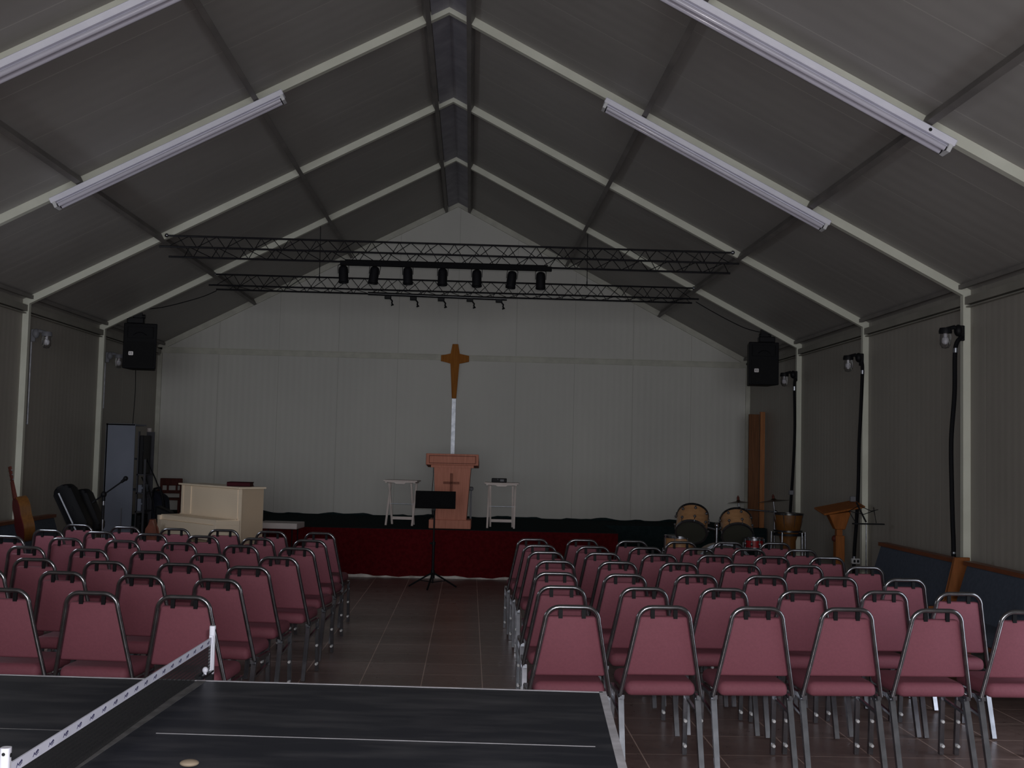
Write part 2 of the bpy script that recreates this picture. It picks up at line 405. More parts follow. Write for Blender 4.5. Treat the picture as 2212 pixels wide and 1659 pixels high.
# ------------------------------------------------------------------ lighting trusses
def truss(y, x0, x1, ztop, zn, zf, label):
    t = thing('lighting_truss', label, 'truss', (0, y, ztop), 0, 'black triangular lighting trusses')
    A = [Vector((x0+.05, 0, 0)), Vector((x1-.05, 0, 0))]
    B = [Vector((x0, -.11, zn-ztop)), Vector((x1, -.11, zn-ztop))]
    Cc = [Vector((x0+.05, .11, zf-ztop)), Vector((x1-.05, .11, zf-ztop))]
    for q in (A, B, Cc): obj('chord', lambda bm: cyl(bm, q[0], q[1], .0115, None, 8), 'blackgloss', t, True)
    def lat(P, Q, ph):
        def f(bm):
            n = 40
            for i in range(n):
                a0 = (i+.2+ph)/n*.97+.01; a1 = a0+.97/n
                if a1 > 1: break
                u_, v_ = (P, Q) if i % 2 else (Q, P)
                cyl(bm, u_[0].lerp(u_[1], a0), v_[0].lerp(v_[1], a1), .0045, None, 5)
        return f
    for P, Q, ph in ((A, B, 0), (Cc, A, .15), (B, Cc, .5)): obj('lattice', lat(P, Q, ph), 'black', t)
    for k in (0, 1): obj('shackle', lambda bm: [ell(bm, A[k]+Vector((0, -.01, 0)), (.024, .024, .024), 10), cyl(bm, A[k], (A[k].x, 0, zin(A[k].x)-ztop), .006)], 'chrome', t, True)
    return t
truss(YB-.06, -3.25, 3.225, 4.03, 3.888, 3.812, 'black lattice truss carrying seven can spotlights')
truss(YC-.06, -3.3, 3.3, 4.005, 3.842, 3.815, 'black lattice truss by the end wall with five empty lamp hooks')
pa, pb = at(735, 567, 1, YB-.07), at(1192, 578, 1, YB-.07)
rail = tag(obj('light_bar', lambda bm: [box(bm, (pa+pb)/2-Vector((0, 0, .012)), (pb.x-pa.x, .05, .05)), box(bm, (pa+pb)/2+Vector((.0, .04, .022)), (pb.x-pa.x-.1, .05, .025))], 'blackfab'), 'dark bar hung beneath the truss that holds the can spotlights', 'bar')
wh = ['first', 'second', 'third', 'fourth', 'fifth', 'sixth', 'last']
tilt = [-.06, .1, -.05, 0, -.02, .12, 0]
can = None
for k, (x, y) in enumerate([(742, 592), (808, 594), (881, 595.5), (956, 598), (1030, 601), (1105, 604), (1168, 606)]):
    c = at(x, y, 1, YB-.08); top = pa.lerp(pb, (c.x-pa.x)/(pb.x-pa.x)).z-.02
    lab = 'black can spotlight under the truss, %s from the piano side' % wh[k]
    if can is None:
        can = thing('can_spotlight', lab, 'spotlight', c, 0, 'can spotlights in a row')
        obj('can', lambda bm: lathe(bm, [(0, .095), (.03, .094), (.048, .078), (.053, .05), (.053, -.075), (.057, -.077), (.057, -.098), (.05, -.098), (.045, -.03), (0, -.03)]), 'speaker', can, True)
        obj('yoke', lambda bm: [tube(bm, [(-.058, 0, .01), (-.06, 0, .1), (-.03, 0, .118), (.03, 0, .118), (.06, 0, .1), (.058, 0, .01)], .004, 6), cyl(bm, (0, 0, .115), (0, 0, .155), .008)], 'black', can)
        c0 = can
    else: c0 = dup(can, lab, c)
    c0.rotation_euler = (-.12, tilt[k], 0)
pa, pb = at(795, 634, 1, YC-.12), at(1095, 646, 1, YC-.12)
tag(obj('lamp_rail', lambda bm: cyl(bm, pa, pb, .024, None, 12), 'blackgloss', None, True), 'glossy black pipe clamped under the truss by the end wall', 'bar')
hk = None
for k, (x, y) in enumerate([(838, 642), (893, 645), (953, 647), (1015, 648), (1078, 650)]):
    c = at(x, y, 1, YC-.12)
    lab = 'small empty lamp hook under the glossy pipe, %s from the piano side' % wh[k]
    if hk is None:
        hk = thing('lamp_hook', lab, 'hook', c, 0, 'empty lamp hooks')
        obj('clamp_block', lambda bm: box(bm, (0, 0, .0), (.09, .05, .05), None, .006, 1), 'black', hk)
        obj('hook_arm', lambda bm: tube(bm, [(.035, 0, -.02), (.06, 0, -.05), (.055, 0, -.08), (.07, 0, -.1), (.045, 0, -.11)], .011, 6), 'black', hk)
    else: dup(hk, lab, c)
for k, (x, y0_, y1_, lab) in enumerate([(690, 565, 608, 'thin hanging rod above the rear truss on the piano side'), (1268, 583, 620, 'thin hanging rod above the rear truss on the drum side')]):
    a_, b_ = at(x, y0_, 1, YC+.02), at(x, y1_, 1, YC+.02)
    tag(obj('hanging_rod', lambda bm: [cyl(bm, (a_.x, a_.y, zin(a_.x)), b_, .005, None, 6), box(bm, a_.lerp(b_, .8), (.014, .014, .06))], 'black'), lab, 'rod', 'truss hanging rods')

# ------------------------------------------------------------------ loudspeakers
def speaker(px0, px1, py0, py1, mxp, myp, y, yaw, lab, badge):
    a_, b_ = at(px0, py0, 1, y), at(px1, py1, 1, y)
    w, h = b_.x-a_.x-.02, a_.z-b_.z
    c = (a_+b_)/2
    t = thing('loudspeaker', lab, 'speaker', (c.x, c.y+.2, c.z), yaw, 'hanging black loudspeakers')
    obj('cabinet', lambda bm: hexa(bm, [(-w/2, -.2, -h/2), (w/2, -.2, -h/2), (w*.36, .2, -h/2), (-w*.36, .2, -h/2), (-w/2, -.2, h/2), (w/2, -.2, h/2), (w*.36, .2, h/2), (-w*.36, .2, h/2)], .012, 2), 'speaker', t)
    obj('grille', lambda bm: prism(bm, rrect(w-.06, h*.55, .02), .012, Matrix.Translation((0, -.2, -h*.18)) @ Matrix.Rotation(PI/2, 4, 'X')), 'grille', t)
    def horn(bm):
        z = h*.3
        hexa(bm, [(-w*.36, -.213, z-.07), (w*.36, -.213, z-.07), (w*.12, -.203, z-.03), (-w*.12, -.203, z-.03), (-w*.36, -.213, z+.07), (w*.36, -.213, z+.07), (w*.12, -.203, z+.03), (-w*.12, -.203, z+.03)])
        for s in (-1, 1):
            box(bm, (0, -.212, z+s*.072), (w*.76, .022, .01)); box(bm, (s*w*.38, -.212, z), (.01, .022, .15))
        tube(bm, [(-w*.2, -.214, z-.04), (-w*.1, -.214, z-.01), (0, -.214, 0+z), (w*.1, -.214, z-.01), (w*.2, -.214, z-.04)], .006, 6)
    obj('horn', horn, 'speaker', t)
    bd = obj('badge', lambda bm: prism(bm, rrect(.06, .05, .008), .006, Matrix.Translation((-w*.25, -.212, -h*.17)) @ Matrix.Rotation(PI/2, 4, 'X')), 'badge', t)
    obj('badge_mark', lambda bm: [box(bm, (-w*.25-.012, -.2195, -h*.17), (.006, .003, .028)), box(bm, (-w*.25+.01, -.2195, -h*.17+.008), (.018, .003, .006)), box(bm, (-w*.25+.01, -.2195, -h*.17-.008), (.018, .003, .006))], 'dark', bd)
    m_ = at(mxp, myp, 1, y+.1)
    lm = Matrix.Rotation(-yaw, 3, 'Z') @ (m_-Vector(t.location)); zt_ = zin(m_.x)-c.z
    obj('ceiling_bracket', lambda bm: [box(bm, (lm.x, lm.y, (zt_+h/2)/2), (.1, .06, zt_-h/2+.05)), box(bm, (lm.x+.03*(-1 if yaw > 0 else 1), lm.y, h/2+.04), (.22, .12, .08), None, .01, 1), cyl(bm, (lm.x-.07, lm.y, h/2+.1), (lm.x+.09, lm.y, h/2+.1), .03)], 'black', t)
    return t
speaker(263, 333, 697, 797, 299, 690, YC-.05, .12, 'black loudspeaker hanging in the piano corner with a bright badge', 1)
speaker(1618, 1685, 738, 832, 1651, 725, YC-.05, -.04, 'black loudspeaker hanging in the drum corner with a dull badge', 1)
def cable(name, lab, pts, r=.006, m='black', cat='cable', sub=8):
    P = [Vector(p) for p in pts]; o = []
    for i in range(len(P)-1):
        a0, a1, a2, a3 = P[max(0, i-1)], P[i], P[i+1], P[min(len(P)-1, i+2)]
        for j in range(sub):
            s = j/sub
            o.append(.5*((2*a1)+(a2-a0)*s+(2*a0-5*a1+4*a2-a3)*s*s+(3*a1-a0-3*a2+a3)*s**3))
    o.append(P[-1])
    return tag(obj(name, lambda bm: tube(bm, o, r, 6), m, None, True), lab, cat)
cable('speaker_cable', 'thin black cable looping from the truss to the piano corner loudspeaker', [at(x, y, 1, YC+.1) for x, y in ((312, 668), (350, 664), (400, 652), (440, 640), (468, 628))])
cable('speaker_cable', 'thin black cable looping from the truss to the drum corner loudspeaker', [at(x, y, 1, YC+.1) for x, y in ((1503, 652), (1530, 668), (1570, 690), (1610, 709), (1643, 718))])
cable('speaker_cable', 'thin black cable dropping from the piano corner loudspeaker to the pale cabinet', [at(x, y, 1, YC+.15) for x, y in ((293, 792), (292, 850), (287, 918), (286, 990), (285, 1080), (284, 1190))], .005)

# ------------------------------------------------------------------ cross and strip on the end wall
c = at(983, 775, 1, D-.03)
def cross(bm):
    k = 1
    P = [(-.045, .235), (.045, .235), (.068, .075), (.225, .05), (.225, -.045), (.066, -.075), (.035, -.64), (-.035, -.64), (-.066, -.075), (-.225, -.045), (-.225, .05), (-.068, .075)]
    prism(bm, P, .035, Matrix.Translation((0, 0, 0)) @ Matrix.Rotation(PI/2, 4, 'X'), .006, 1)
o = tag(obj('wall_cross', cross, 'crosswood'), 'honey brown wooden cross with tapered arms on the end wall', 'cross'); o.location = c
a_, b_ = at(981, 850, 1, D-.02), at(979, 1010, 1, D-.02)
tag(obj('metal_strip', lambda bm: [box(bm, (-.03, D-.008, (a_.z+HS)/2), (.062, .016, a_.z-HS)), box(bm, (-.03, D-.02, (a_.z+HS)/2), (.02, .014, a_.z-HS))], 'silver'), 'pale metal strip running down the wall beneath the cross', 'strip')

# ------------------------------------------------------------------ lectern
ly = 15.62
lb = at(976, 1140, 2, HS); ly = 15.65
lx = float(at(976, 1100, 1, ly).x)
t = thing('lectern', 'reddish oak lectern with a small raised cross on its front', 'lectern', (lx, ly, HS), -.03)
obj('base', lambda bm: box(bm, (-.015, .02, .06), (.57, .4, .12), None, .006, 1), 'oak', t)
obj('column', lambda bm: hexa(bm, [(-.215, -.14, .12), (.205, -.14, .12), (.205, .2, .12), (-.215, .2, .12), (-.25, -.16, .83), (.25, -.16, .83), (.25, .2, .83), (-.25, .2, .83)]), 'oak', t)
obj('reading_top', lambda bm: [hexa(bm, [(-.36, -.2, .86), (.355, -.2, .86), (.355, .26, .82), (-.36, .26, .82), (-.36, -.2, 1.015), (.355, -.2, 1.015), (.355, .26, .9), (-.36, .26, .9)], .008, 2), box(bm, (0, 0, .85), (.58, .36, .05))], 'oak', t)
obj('top_moulding', lambda bm: [box(bm, (0, -.203, .885), (.63, .008, .01)), box(bm, (0, -.203, .985), (.63, .008, .01)), box(bm, (-.315, -.203, .935), (.01, .008, .1)), box(bm, (.315, -.203, .935), (.01, .008, .1))], 'oakdark', t)
obj('raised_cross', lambda bm: [box(bm, (-.01, -.168, .6), (.035, .03, .3)), box(bm, (-.01, -.168, .62), (.215, .03, .032))], 'oakdark', t)
t = thing('plant_stand', 'grey narrow stand half hidden behind the oak lectern', 'stand', (lx+.02, ly+.42, HS))
obj('stand_top', lambda bm: box(bm, (0, 0, .53), (.54, .3, .045), None, .015, 2), 'grey', t)
for sx in (-.24, .24): obj('leg', lambda bm: box(bm, (sx, -.1, .255), (.025, .025, .51)), 'grey', t)
for sx in (-.24, .24): obj('leg', lambda bm: box(bm, (sx, .1, .255), (.025, .025, .51)), 'grey', t)
cable('microphone_cable', 'thin black cable hanging down the side of the oak lectern', [at(x, y, 1, ly-.1) for x, y in ((937, 1008), (936, 1030), (934, 1055), (933, 1090), (935, 1138))], .004)

# folding tray tables
def tray(px, py, lab, rz):
    p = at(px, py, 2, HS)
    t = thing('tray_table', lab, 'table', (p.x, p.y, HS), rz, 'folding tray tables on the stage')
    obj('tray_top', lambda bm: [box(bm, (0, 0, .62), (.48, .34, .018), None, .004, 1), box(bm, (-.2, 0, .6), (.03, .3, .02)), box(bm, (.2, 0, .6), (.03, .3, .02))], 'pinkwhite', t)
    def apron(bm):
        P = [(-.21, .61), (.21, .61), (.21, .6), (.08, .595), (.06, .578), (-.06, .578), (-.08, .595), (-.21, .6)]
        prism(bm, P, .014, Matrix.Translation((0, -.158, 0)) @ Matrix.Rotation(PI/2, 4, 'X'))
    obj('apron', apron, 'pinkwhite', t)
    for s in (-1, 1):
        obj('leg', lambda bm: tube(bm, [(s*.185, -.16, 0), (s*.185, .14, .59)], .018, 4, PI/4), 'pinkwhite', t)
        obj('leg', lambda bm: tube(bm, [(s*.155, .16, 0), (s*.155, -.14, .59)], .018, 4, PI/4), 'pinkwhite', t)
    obj('crossbar', lambda bm: box(bm, (0, .115, .09), (.3, .02, .04)), 'pinkwhite', t)
    obj('pivot_rod', lambda bm: cyl(bm, (-.2, 0, .295), (.2, 0, .295), .006), 'silver', t)
    return t
tA = tray(866, 1134, 'off white folding tray table with an empty top, beside the lectern', -.12)
tB = tray(1082, 1140, 'off white folding tray table with a black radio on it', -.06)
q = tB.location
t = thing('radio', 'small black radio lying on the off white tray table', 'radio', (q.x-.04, q.y-.02, HS+.629), -.05)
obj('case', lambda bm: box(bm, (0, 0, .03), (.21, .07, .06), None, .008, 2), 'black', t)
obj('handle', lambda bm: [box(bm, (-.02, -.037, .045), (.006, .004, .02)), box(bm, (.04, -.037, .03), (.05, .004, .03))], 'grey', t)

# black music stand in the aisle
b0 = at(934, 1270, 2, 0)
t = thing('music_stand', 'solid black music stand on a tripod in the aisle before the stage', 'stand', (b0.x, b0.y, 0), 0)
zc = float(at(936, 1079, 1, b0.y).z); hw = .255
obj('desk', lambda bm: [box(bm, (.01, -.02, zc), (.5, .012, .215), Matrix.Rotation(-.2, 3, 'X'), .004, 1), box(bm, (.01, -.035, zc-.1), (.5, .06, .012), Matrix.Rotation(-.2, 3, 'X'))], 'blackfab', t)
obj('desk_bracket', lambda bm: [box(bm, (-.01, .0, zc-.11), (.05, .04, .05)), cyl(bm, (-.01, 0, zc-.19), (-.01, 0, zc-.05), .018)], 'black', t)
obj('pole', lambda bm: [cyl(bm, (0, 0, .06), (0, 0, zc-.1), .011), cyl(bm, (0, 0, .16), (0, 0, .55), .017)], 'black', t, True)
obj('collar', lambda bm: [cyl(bm, (0, 0, .53), (0, 0, .57), .024), cyl(bm, (-.05, 0, .55), (0, 0, .55), .009), cyl(bm, (0, 0, .12), (0, 0, .22), .025)], 'black', t, True)
for a in (-1.75, .12, 2.98):
    e = Vector((.3*math.cos(a), .3*math.sin(a), 0))
    obj('leg', lambda bm: [tube(bm, [(0, 0, .19), (e.x*.35, e.y*.35, .13), (e.x, e.y, .012)], .012, 6), tube(bm, [(0, 0, .07), (e.x*.55, e.y*.55, .09)], .006, 6)], 'black', t, True)

# ------------------------------------------------------------------ piano and things by it
pr = at(487, 1190, 1, 13.1)
pt = thing('piano', 'cream painted upright piano with its keyboard lid closed', 'piano', (-2.13, 13.31, 0), 0)
# local frame: u along the front (towards the far end), v out of the front
th = math.radians(47.5)
pt.rotation_euler = (0, 0, 0)
U = Vector((-math.cos(th), math.sin(th), 0)); V = Vector((-math.sin(th), -math.cos(th), 0)); Z = Vector((0, 0, 1))
RP = Matrix((U, V, Z)).transposed().to_4x4()
def pbox(bm, u0, u1, v0, v1, z0, z1, bev=0):
    hexa(bm, [RP @ Vector(q) for q in ((u0, v0, z0), (u1, v0, z0), (u1, v1, z0), (u0, v1, z0), (u0, v0, z1), (u1, v0, z1), (u1, v1, z1), (u0, v1, z1))], bev, 2)
PL, PV, KV, ZT = 1.36, .307, .61, 1.232
obj('case', lambda bm: [pbox(bm, 0, PL, 0, PV-.02, 0.03, ZT-.02), pbox(bm, 0, .05, 0, PV, 0.03, ZT-.02), pbox(bm, PL-.05, PL, 0, PV, 0.03, ZT-.02)], 'cream', pt)
obj('lid', lambda bm: pbox(bm, -.02, PL+.03, -.02, PV+.03, ZT-.02, ZT, .004), 'cream', pt)
obj('front_panel', lambda bm: [pbox(bm, .05, PL-.05, PV-.02, PV-.004, .86, ZT-.02), pbox(bm, PL-.24, PL-.2, PV-.006, PV+.006, .87, ZT-.03), pbox(bm, .05, .08, PV-.006, PV+.006, .87, ZT-.03)], 'cream', pt)
obj('keyboard_lid', lambda bm: [pbox(bm, .03, PL-.03, PV-.0, KV-.03, .8, .86, .006), pbox(bm, .04, PL-.04, PV+.02, PV+.035, .862, .87)], 'cream', pt)
obj('keybed', lambda bm: [pbox(bm, .0, PL, PV-.01, KV, .63, .8, .004), pbox(bm, 0, .05, PV-.01, KV, .8, .85), pbox(bm, PL-.05, PL, PV-.01, KV, .8, .85)], 'cream', pt)
obj('lower_panel', lambda bm: pbox(bm, .05, PL-.05, PV-.03, PV-.01, .1, .63), 'cream', pt)
for u_ in (.04, PL-.04): obj('leg', lambda bm: [pbox(bm, u_-.035, u_+.035, KV-.13, KV-.06, .06, .63), pbox(bm, u_-.04, u_+.04, 0, KV-.03, .0, .06)], 'cream', pt)
# hymnal box on the piano
qa = pt.location + (RP @ Vector((.3, .13, ZT)))
t = thing('book', 'dark red book lying on the cream piano', 'book', (qa.x, qa.y, ZT), -.05)
obj('cover', lambda bm: [box(bm, (0, 0, .004), (.27, .2, .008)), box(bm, (0, 0, .046), (.27, .2, .008)), box(bm, (0, -.094, .025), (.27, .012, .05))], 'book', t)
obj('pages', lambda bm: box(bm, (0, .004, .025), (.255, .185, .034)), 'redwood', t)
# white side table between piano and stage
p = at(615, 1134, 1, 14.2)
t = thing('side_table', 'low white topped table between the cream piano and the stage', 'table', (p.x, p.y, 0), -.08)
obj('table_top', lambda bm: box(bm, (-.05, 0, p.z-.0), (.5, .42, .07), None, .005, 1), 'white', t)
for sx in (-.24, .13):
    for sy in (-.15, .15): obj('leg', lambda bm: cyl(bm, (sx, sy, 0), (sx, sy, p.z-.03), .008), 'black', t)

# pale tall cabinet with open side and gear
cx0, cx1 = at(226, 1000, 1, 14.8).x, at(289, 1000, 1, 14.8).x
ztop = float(at(257, 915, 1, 14.8).z)
cb = thing('cabinet', 'tall pale blue metal cabinet standing open beside a black gear rack', 'cabinet', (cx0, 14.8, 0))
obj('body', lambda bm: [box(bm, ((cx1-cx0)/2, .01, ztop/2), (cx1-cx0, .02, ztop), None, .004, 1), box(bm, (.01, .25, ztop/2), (.02, .5, ztop)), box(bm, ((cx1-cx0)/2, .25, ztop-.01), (cx1-cx0, .5, .02))], 'bluegrey', cb)
for z in (.12, .6, 1.1, 1.5): obj('shelf', lambda bm: box(bm, ((cx1-cx0)/2, .25, z), (cx1-cx0-.03, .46, .02)), 'bluegrey', cb)
obj('handle', lambda bm: [box(bm, (.24, -.012, .72), (.01, .012, .3)), box(bm, (.16, -.004, 1.0), (.02, .006, .006))], 'grey', cb)
rx0, rx1 = cx1+.012, at(313, 1000, 1, 14.9).x
rk = thing('gear_rack', 'narrow black rack of sound gear beside the pale blue cabinet', 'rack', (rx0, 14.9, 0))
rw = rx1-rx0
obj('rack_frame', lambda bm: [box(bm, (.008, .02, .93), (.016, .04, 1.86)), box(bm, (rw, .02, .75), (.025, .03, 1.5)), box(bm, (rw/2, .4, .93), (rw, .02, 1.86))] + [box(bm, (rw/2, .2, z), (rw, .4, .018)) for z in (.1, .5, .82, 1.06, 1.3)], 'rackmetal', rk)
def gear(z, h, m, lab, nm='amplifier', d=.34):
    tag(obj(nm, lambda bm: [box(bm, (rx0+rw/2-.002, 14.9+d/2+.0, z+h/2), (rw-.05, d, h), None, .006, 1), box(bm, (rx0+rw/2+.03, 14.898, z+h*.6), (.02, .012, .02))], m), lab, nm.replace('_', ' '))
gear(1.309, .5, 'black', 'black equipment case on the topmost shelf of the gear rack', 'equipment_case')
gear(1.069, .1, 'bluegrey', 'pale blue grey mixer on the second shelf of the gear rack', 'mixer')
gear(.829, .16, 'bluegrey', 'pale box on the middle shelf of the gear rack', 'storage_box')
gear(.509, .27, 'black', 'black amplifier low in the gear rack', 'amplifier')
gear(.109, .3, 'blackgloss', 'glossy black amplifier on the bottom shelf of the gear rack', 'amplifier')

# leaning pole, cables and dark bits in the corner
a_, b_ = at(323, 925, 1, 16.2), at(322, 1120, 1, 16.2)
tag(obj('conduit_pole', lambda bm: [cyl(bm, (a_.x, 16.2, 0), (a_.x, 16.2, a_.z), .032, None, 10), cyl(bm, (a_.x, 16.2, a_.z*.72), (a_.x, 16.2, a_.z*.72+.03), .037), cyl(bm, (a_.x, 16.2, a_.z*.9), (a_.x, 16.2, a_.z*.9+.03), .037)], 'white', None, True), 'upright white pipe standing in the corner behind the gear rack', 'pipe')
for k, (pts, lab) in enumerate([(((309, 965), (312, 1010), (320, 1050), (330, 1085), (334, 1110)), 'black cable falling steeply beside the white corner pipe'),
                                (((311, 975), (325, 1010), (338, 1040), (350, 1075), (352, 1110)), 'black cable slanting from the gear rack towards the wooden chair'),
                                (((306, 1030), (313, 1048), (316, 1075), (316, 1110)), 'black cable hanging from the middle of the gear rack')]):
    cable('loose_cable', lab, [at(x, y, 1, 15.2-.1*k) for x, y in pts], .009)
p = at(328, 1075, 1, 15.0)
t = thing('equipment_bag', 'dark bulging cloth bag heaped between gear rack and wooden chair', 'bag', (p.x-.05, 15.6, 0))
obj('bag_body', lambda bm: [hexa(bm, [(-.16, -.14, 0), (.2, -.14, 0), (.2, .14, 0), (-.16, .14, 0), (-.12, -.12, 1.1), (.1, -.12, 1.0), (.1, .12, 1.0), (-.12, .12, 1.1)], .06, 3)], 'cloth', t, True)
obj('strap', lambda bm: tube(bm, [(-.1, -.13, .9), (-.04, -.17, 1.1), (.03, -.16, 1.12), (.09, -.14, .95), (.12, -.15, .7)], .015, 6), 'black', t, True)
p = at(332, 1150, 1, 13.6)
t = thing('guitar_case', 'brown leather guitar case standing upright by the cream piano', 'case', (p.x, 13.6, 0))
def gcase(bm):
    P = [(-.13, 0), (.13, 0), (.14, .3), (.09, .52), (.1, .7), (.04, .86), (.03, 1.0), (-.03, 1.0), (-.05, .86), (-.1, .7), (-.09, .52), (-.14, .3)]
    P = [(x*.9, z*.82) for x, z in P]
    prism(bm, P, .12, Matrix.Rotation(PI/2, 4, 'X'), .02, 2)
obj('case_body', gcase, 'brownleather', t)
obj('latch', lambda bm: [box(bm, (.105, -.13, .62), (.02, .03, .05)), box(bm, (.125, -.13, .3), (.02, .03, .05))], 'chrome', t)
p = at(350, 1120, 1, 14.2)
t = thing('stage_monitor', 'black wedge monitor on the floor beside the cream piano', 'speaker', (p.x-.08, 14.7, 0))
obj('cabinet', lambda bm: hexa(bm, [(-.13, -.15, 0), (.15, -.15, 0), (.15, .15, 0), (-.13, .15, 0), (-.13, -.05, .92), (.06, -.05, .84), (.06, .15, .84), (-.13, .15, .92)], .02, 2), 'speaker', t)
obj('grille', lambda bm: hexa(bm, [(-.1, -.152, .1), (.11, -.152, .1), (.11, -.14, .1), (-.1, -.14, .1), (-.1, -.082, .75), (.05, -.082, .75), (.05, -.07, .75), (-.1, -.07, .75)]), 'grille', t)
# dark wooden chair on the stage corner
p = at(366, 1110, 1, 17.35)
t = thing('wooden_chair', 'dark red brown wooden chair in the corner of the stage behind the piano', 'chair', (p.x, 17.35, HS), .15)
zt_ = float(at(366, 1034, 1, 17.35).z)-HS
obj('top_rail', lambda bm: box(bm, (0, .1, zt_-.05), (.32, .025, .11), None, .01, 2), 'redwood', t)
obj('back_slat', lambda bm: [box(bm, (0, .1, zt_-.2), (.3, .02, .05)), box(bm, (-.05, .1, zt_-.14), (.03, .018, .12)), box(bm, (.08, .1, zt_-.14), (.03, .018, .12))], 'redwood', t)
for s in (-1, 1):
    obj('back_post', lambda bm: box(bm, (s*.145, .1, zt_/2), (.035, .035, zt_)), 'redwood', t)
    obj('leg', lambda bm: box(bm, (s*.145, -.16, .11), (.035, .035, .22)), 'redwood', t)
    obj('armrest', lambda bm: [box(bm, (s*.165, -.03, .36), (.04, .3, .03), None, .01, 2), box(bm, (s*.165, -.16, .29), (.03, .03, .14))], 'redwood', t)
obj('seat', lambda bm: box(bm, (0, -.03, .235), (.33, .32, .03), None, .008, 2), 'redwood', t)

# microphone stand
b0 = at(221, 1140, 1, 12.3)
t = thing('microphone_stand', 'black boom microphone stand slanting before the pale blue cabinet', 'stand', (b0.x, 12.3, 0))
zk = float(at(222, 1068, 1, 12.3).z)
def loc(x, y, yy=12.3): return at(x, y, 1, yy)-Vector((b0.x, 12.3, 0))
obj('base', lambda bm: lathe(bm, [(0, 0), (.13, 0), (.13, .015), (.03, .035), (0, .035)]), 'black', t, True)
obj('pole', lambda bm: [cyl(bm, (0, 0, .03), (0, 0, zk), .009), cyl(bm, (0, 0, .03), (0, 0, zk*.62), .012)], 'chrome', t, True)
obj('grip', lambda bm: [cyl(bm, (0, 0, zk*.77), (0, 0, zk*.9), .015), ell(bm, (0, 0, zk), (.03, .03, .035), 10), cyl(bm, (0, 0, zk-.07), (0, 0, zk), .018)], 'black', t, True)
obj('boom', lambda bm: cyl(bm, loc(203, 1083), loc(264, 1040), .008, None, 8), 'black', t, True)
obj('counterweight', lambda bm: cyl(bm, loc(200, 1086), loc(207, 1081), .016), 'black', t, True)
mc = obj('microphone', lambda bm: cyl(bm, loc(262, 1041.5), loc(270, 1035), .014, .018, 10), 'black', t, True)
obj('microphone_head', lambda bm: ell(bm, loc(271.5, 1033.5), (.026, .026, .026), 10), 'black', mc, True)

# ------------------------------------------------------------------ pews along the side walls
def pew(s, y0_, y1_, lab, ends=(1,)):
    xb = 4.6                                # back of the pew by the wall
    L = y1_-y0_
    t = thing('pew', lab, 'pew', (s*xb, y0_, 0), 0, 'blue upholstered wooden pews along the side walls')
    def H(x0b, x1b, x0t, x1t, z0, z1, ya=.0, yb=None, bev=0):
        yb = L if yb is None else yb
        return lambda bm: hexa(bm, [(-s*x0b, ya, z0), (-s*x1b, ya, z0), (-s*x1b, yb, z0), (-s*x0b, yb, z0), (-s*x0t, ya, z1), (-s*x1t, ya, z1), (-s*x1t, yb, z1), (-s*x0t, yb, z1)], bev, 2)
    obj('back_panel', H(.2, .22, .08, .1, .3, .86), 'pewwood', t)
    obj('back_cushion', H(.222, .27, .102, .14, .42, .842, .04, L-.04, .012), 'pewblue', t)
    obj('top_rail', H(.07, .15, .06, .15, .84, .875), 'pewwood', t)
    obj('seat', H(.22, .62, .22, .62, .36, .39), 'pewwood', t)
    obj('seat_cushion', H(.24, .63, .26, .62, .392, .45, .04, L-.04, .015), 'pewblue', t)
    def end(y):
        def f(bm):
            P = [(.04, 0), (.6, 0), (.62, .4), (.6, .47), (.33, .47), (.26, .53), (.18, .895), (.05, .895)]
            mx = Matrix(((-s, 0, 0, 0), (0, 0, 1, y), (0, 1, 0, 0), (0, 0, 0, 1)))
            prism(bm, P, .045, mx, .006, 1)
        return f
    if 0 in ends: obj('end_panel', end(-.05), 'pewend', t)
    if 1 in ends: obj('end_panel', end(L+.005), 'pewend', t)
    return t
pew(1, 9.68, 11.55, 'blue upholstered pew along the drum side wall, farther of the two', (0,))
pew(1, 7.3, 9.54, 'blue upholstered pew along the drum side wall, close to the ping-pong table', ())
pew(-1, 10.6, 13.2, 'blue upholstered pew along the piano side wall under the guitar', ())

# guitar leaning on the pew at the wall
gy = 11.3
g0 = at(48, 1172, 1, gy); g1 = at(20, 1008, 1, gy)
ax = (g1-g0).normalized()
t = thing('guitar', 'acoustic guitar with a dark red face leaning upright on the wall pew', 'guitar', g0)
gn = Vector((-.82, -.57, 0)); gn = (gn-ax*gn.dot(ax)).normalized(); gx = ax.cross(gn)
G = Matrix((gx, ax, gn)).transposed().to_4x4()
out = []
for i in range(40):
    a = 2*PI*i/40; yy = .22-.22*math.cos(a)
    w = (.165*math.sin(a)**1.0 if math.sin(a) > 0 else .165*math.sin(a))*(1-.24*math.exp(-((yy-.255)/.07)**2))*(1-.16*yy/.44)
    out.append((w*1.12, yy*1.02))
body = obj('body', lambda bm: prism(bm, out, .1, G @ Matrix.Translation((0, 0, -.1))), 'amber', t, True)
obj('face', lambda bm: prism(bm, [(x*.97, .005+y*.98) for x, y in out], .006, G), 'redface', t)
Lg = (g1-g0).length
obj('neck', lambda bm: hexa(bm, [G @ Vector(q) for q in ((-.028, .43, -.02), (.028, .43, -.02), (.028, .43, .012), (-.028, .43, .012), (-.022, Lg-.15, -.015), (.022, Lg-.15, -.015), (.022, Lg-.15, .01), (-.022, Lg-.15, .01))]), 'redwood', t)
hd = obj('headstock', lambda bm: prism(bm, [(-.026, Lg-.16), (.026, Lg-.16), (.036, Lg), (-.036, Lg)], .015, G @ Matrix.Translation((0, 0, -.012))), 'redwood', t)
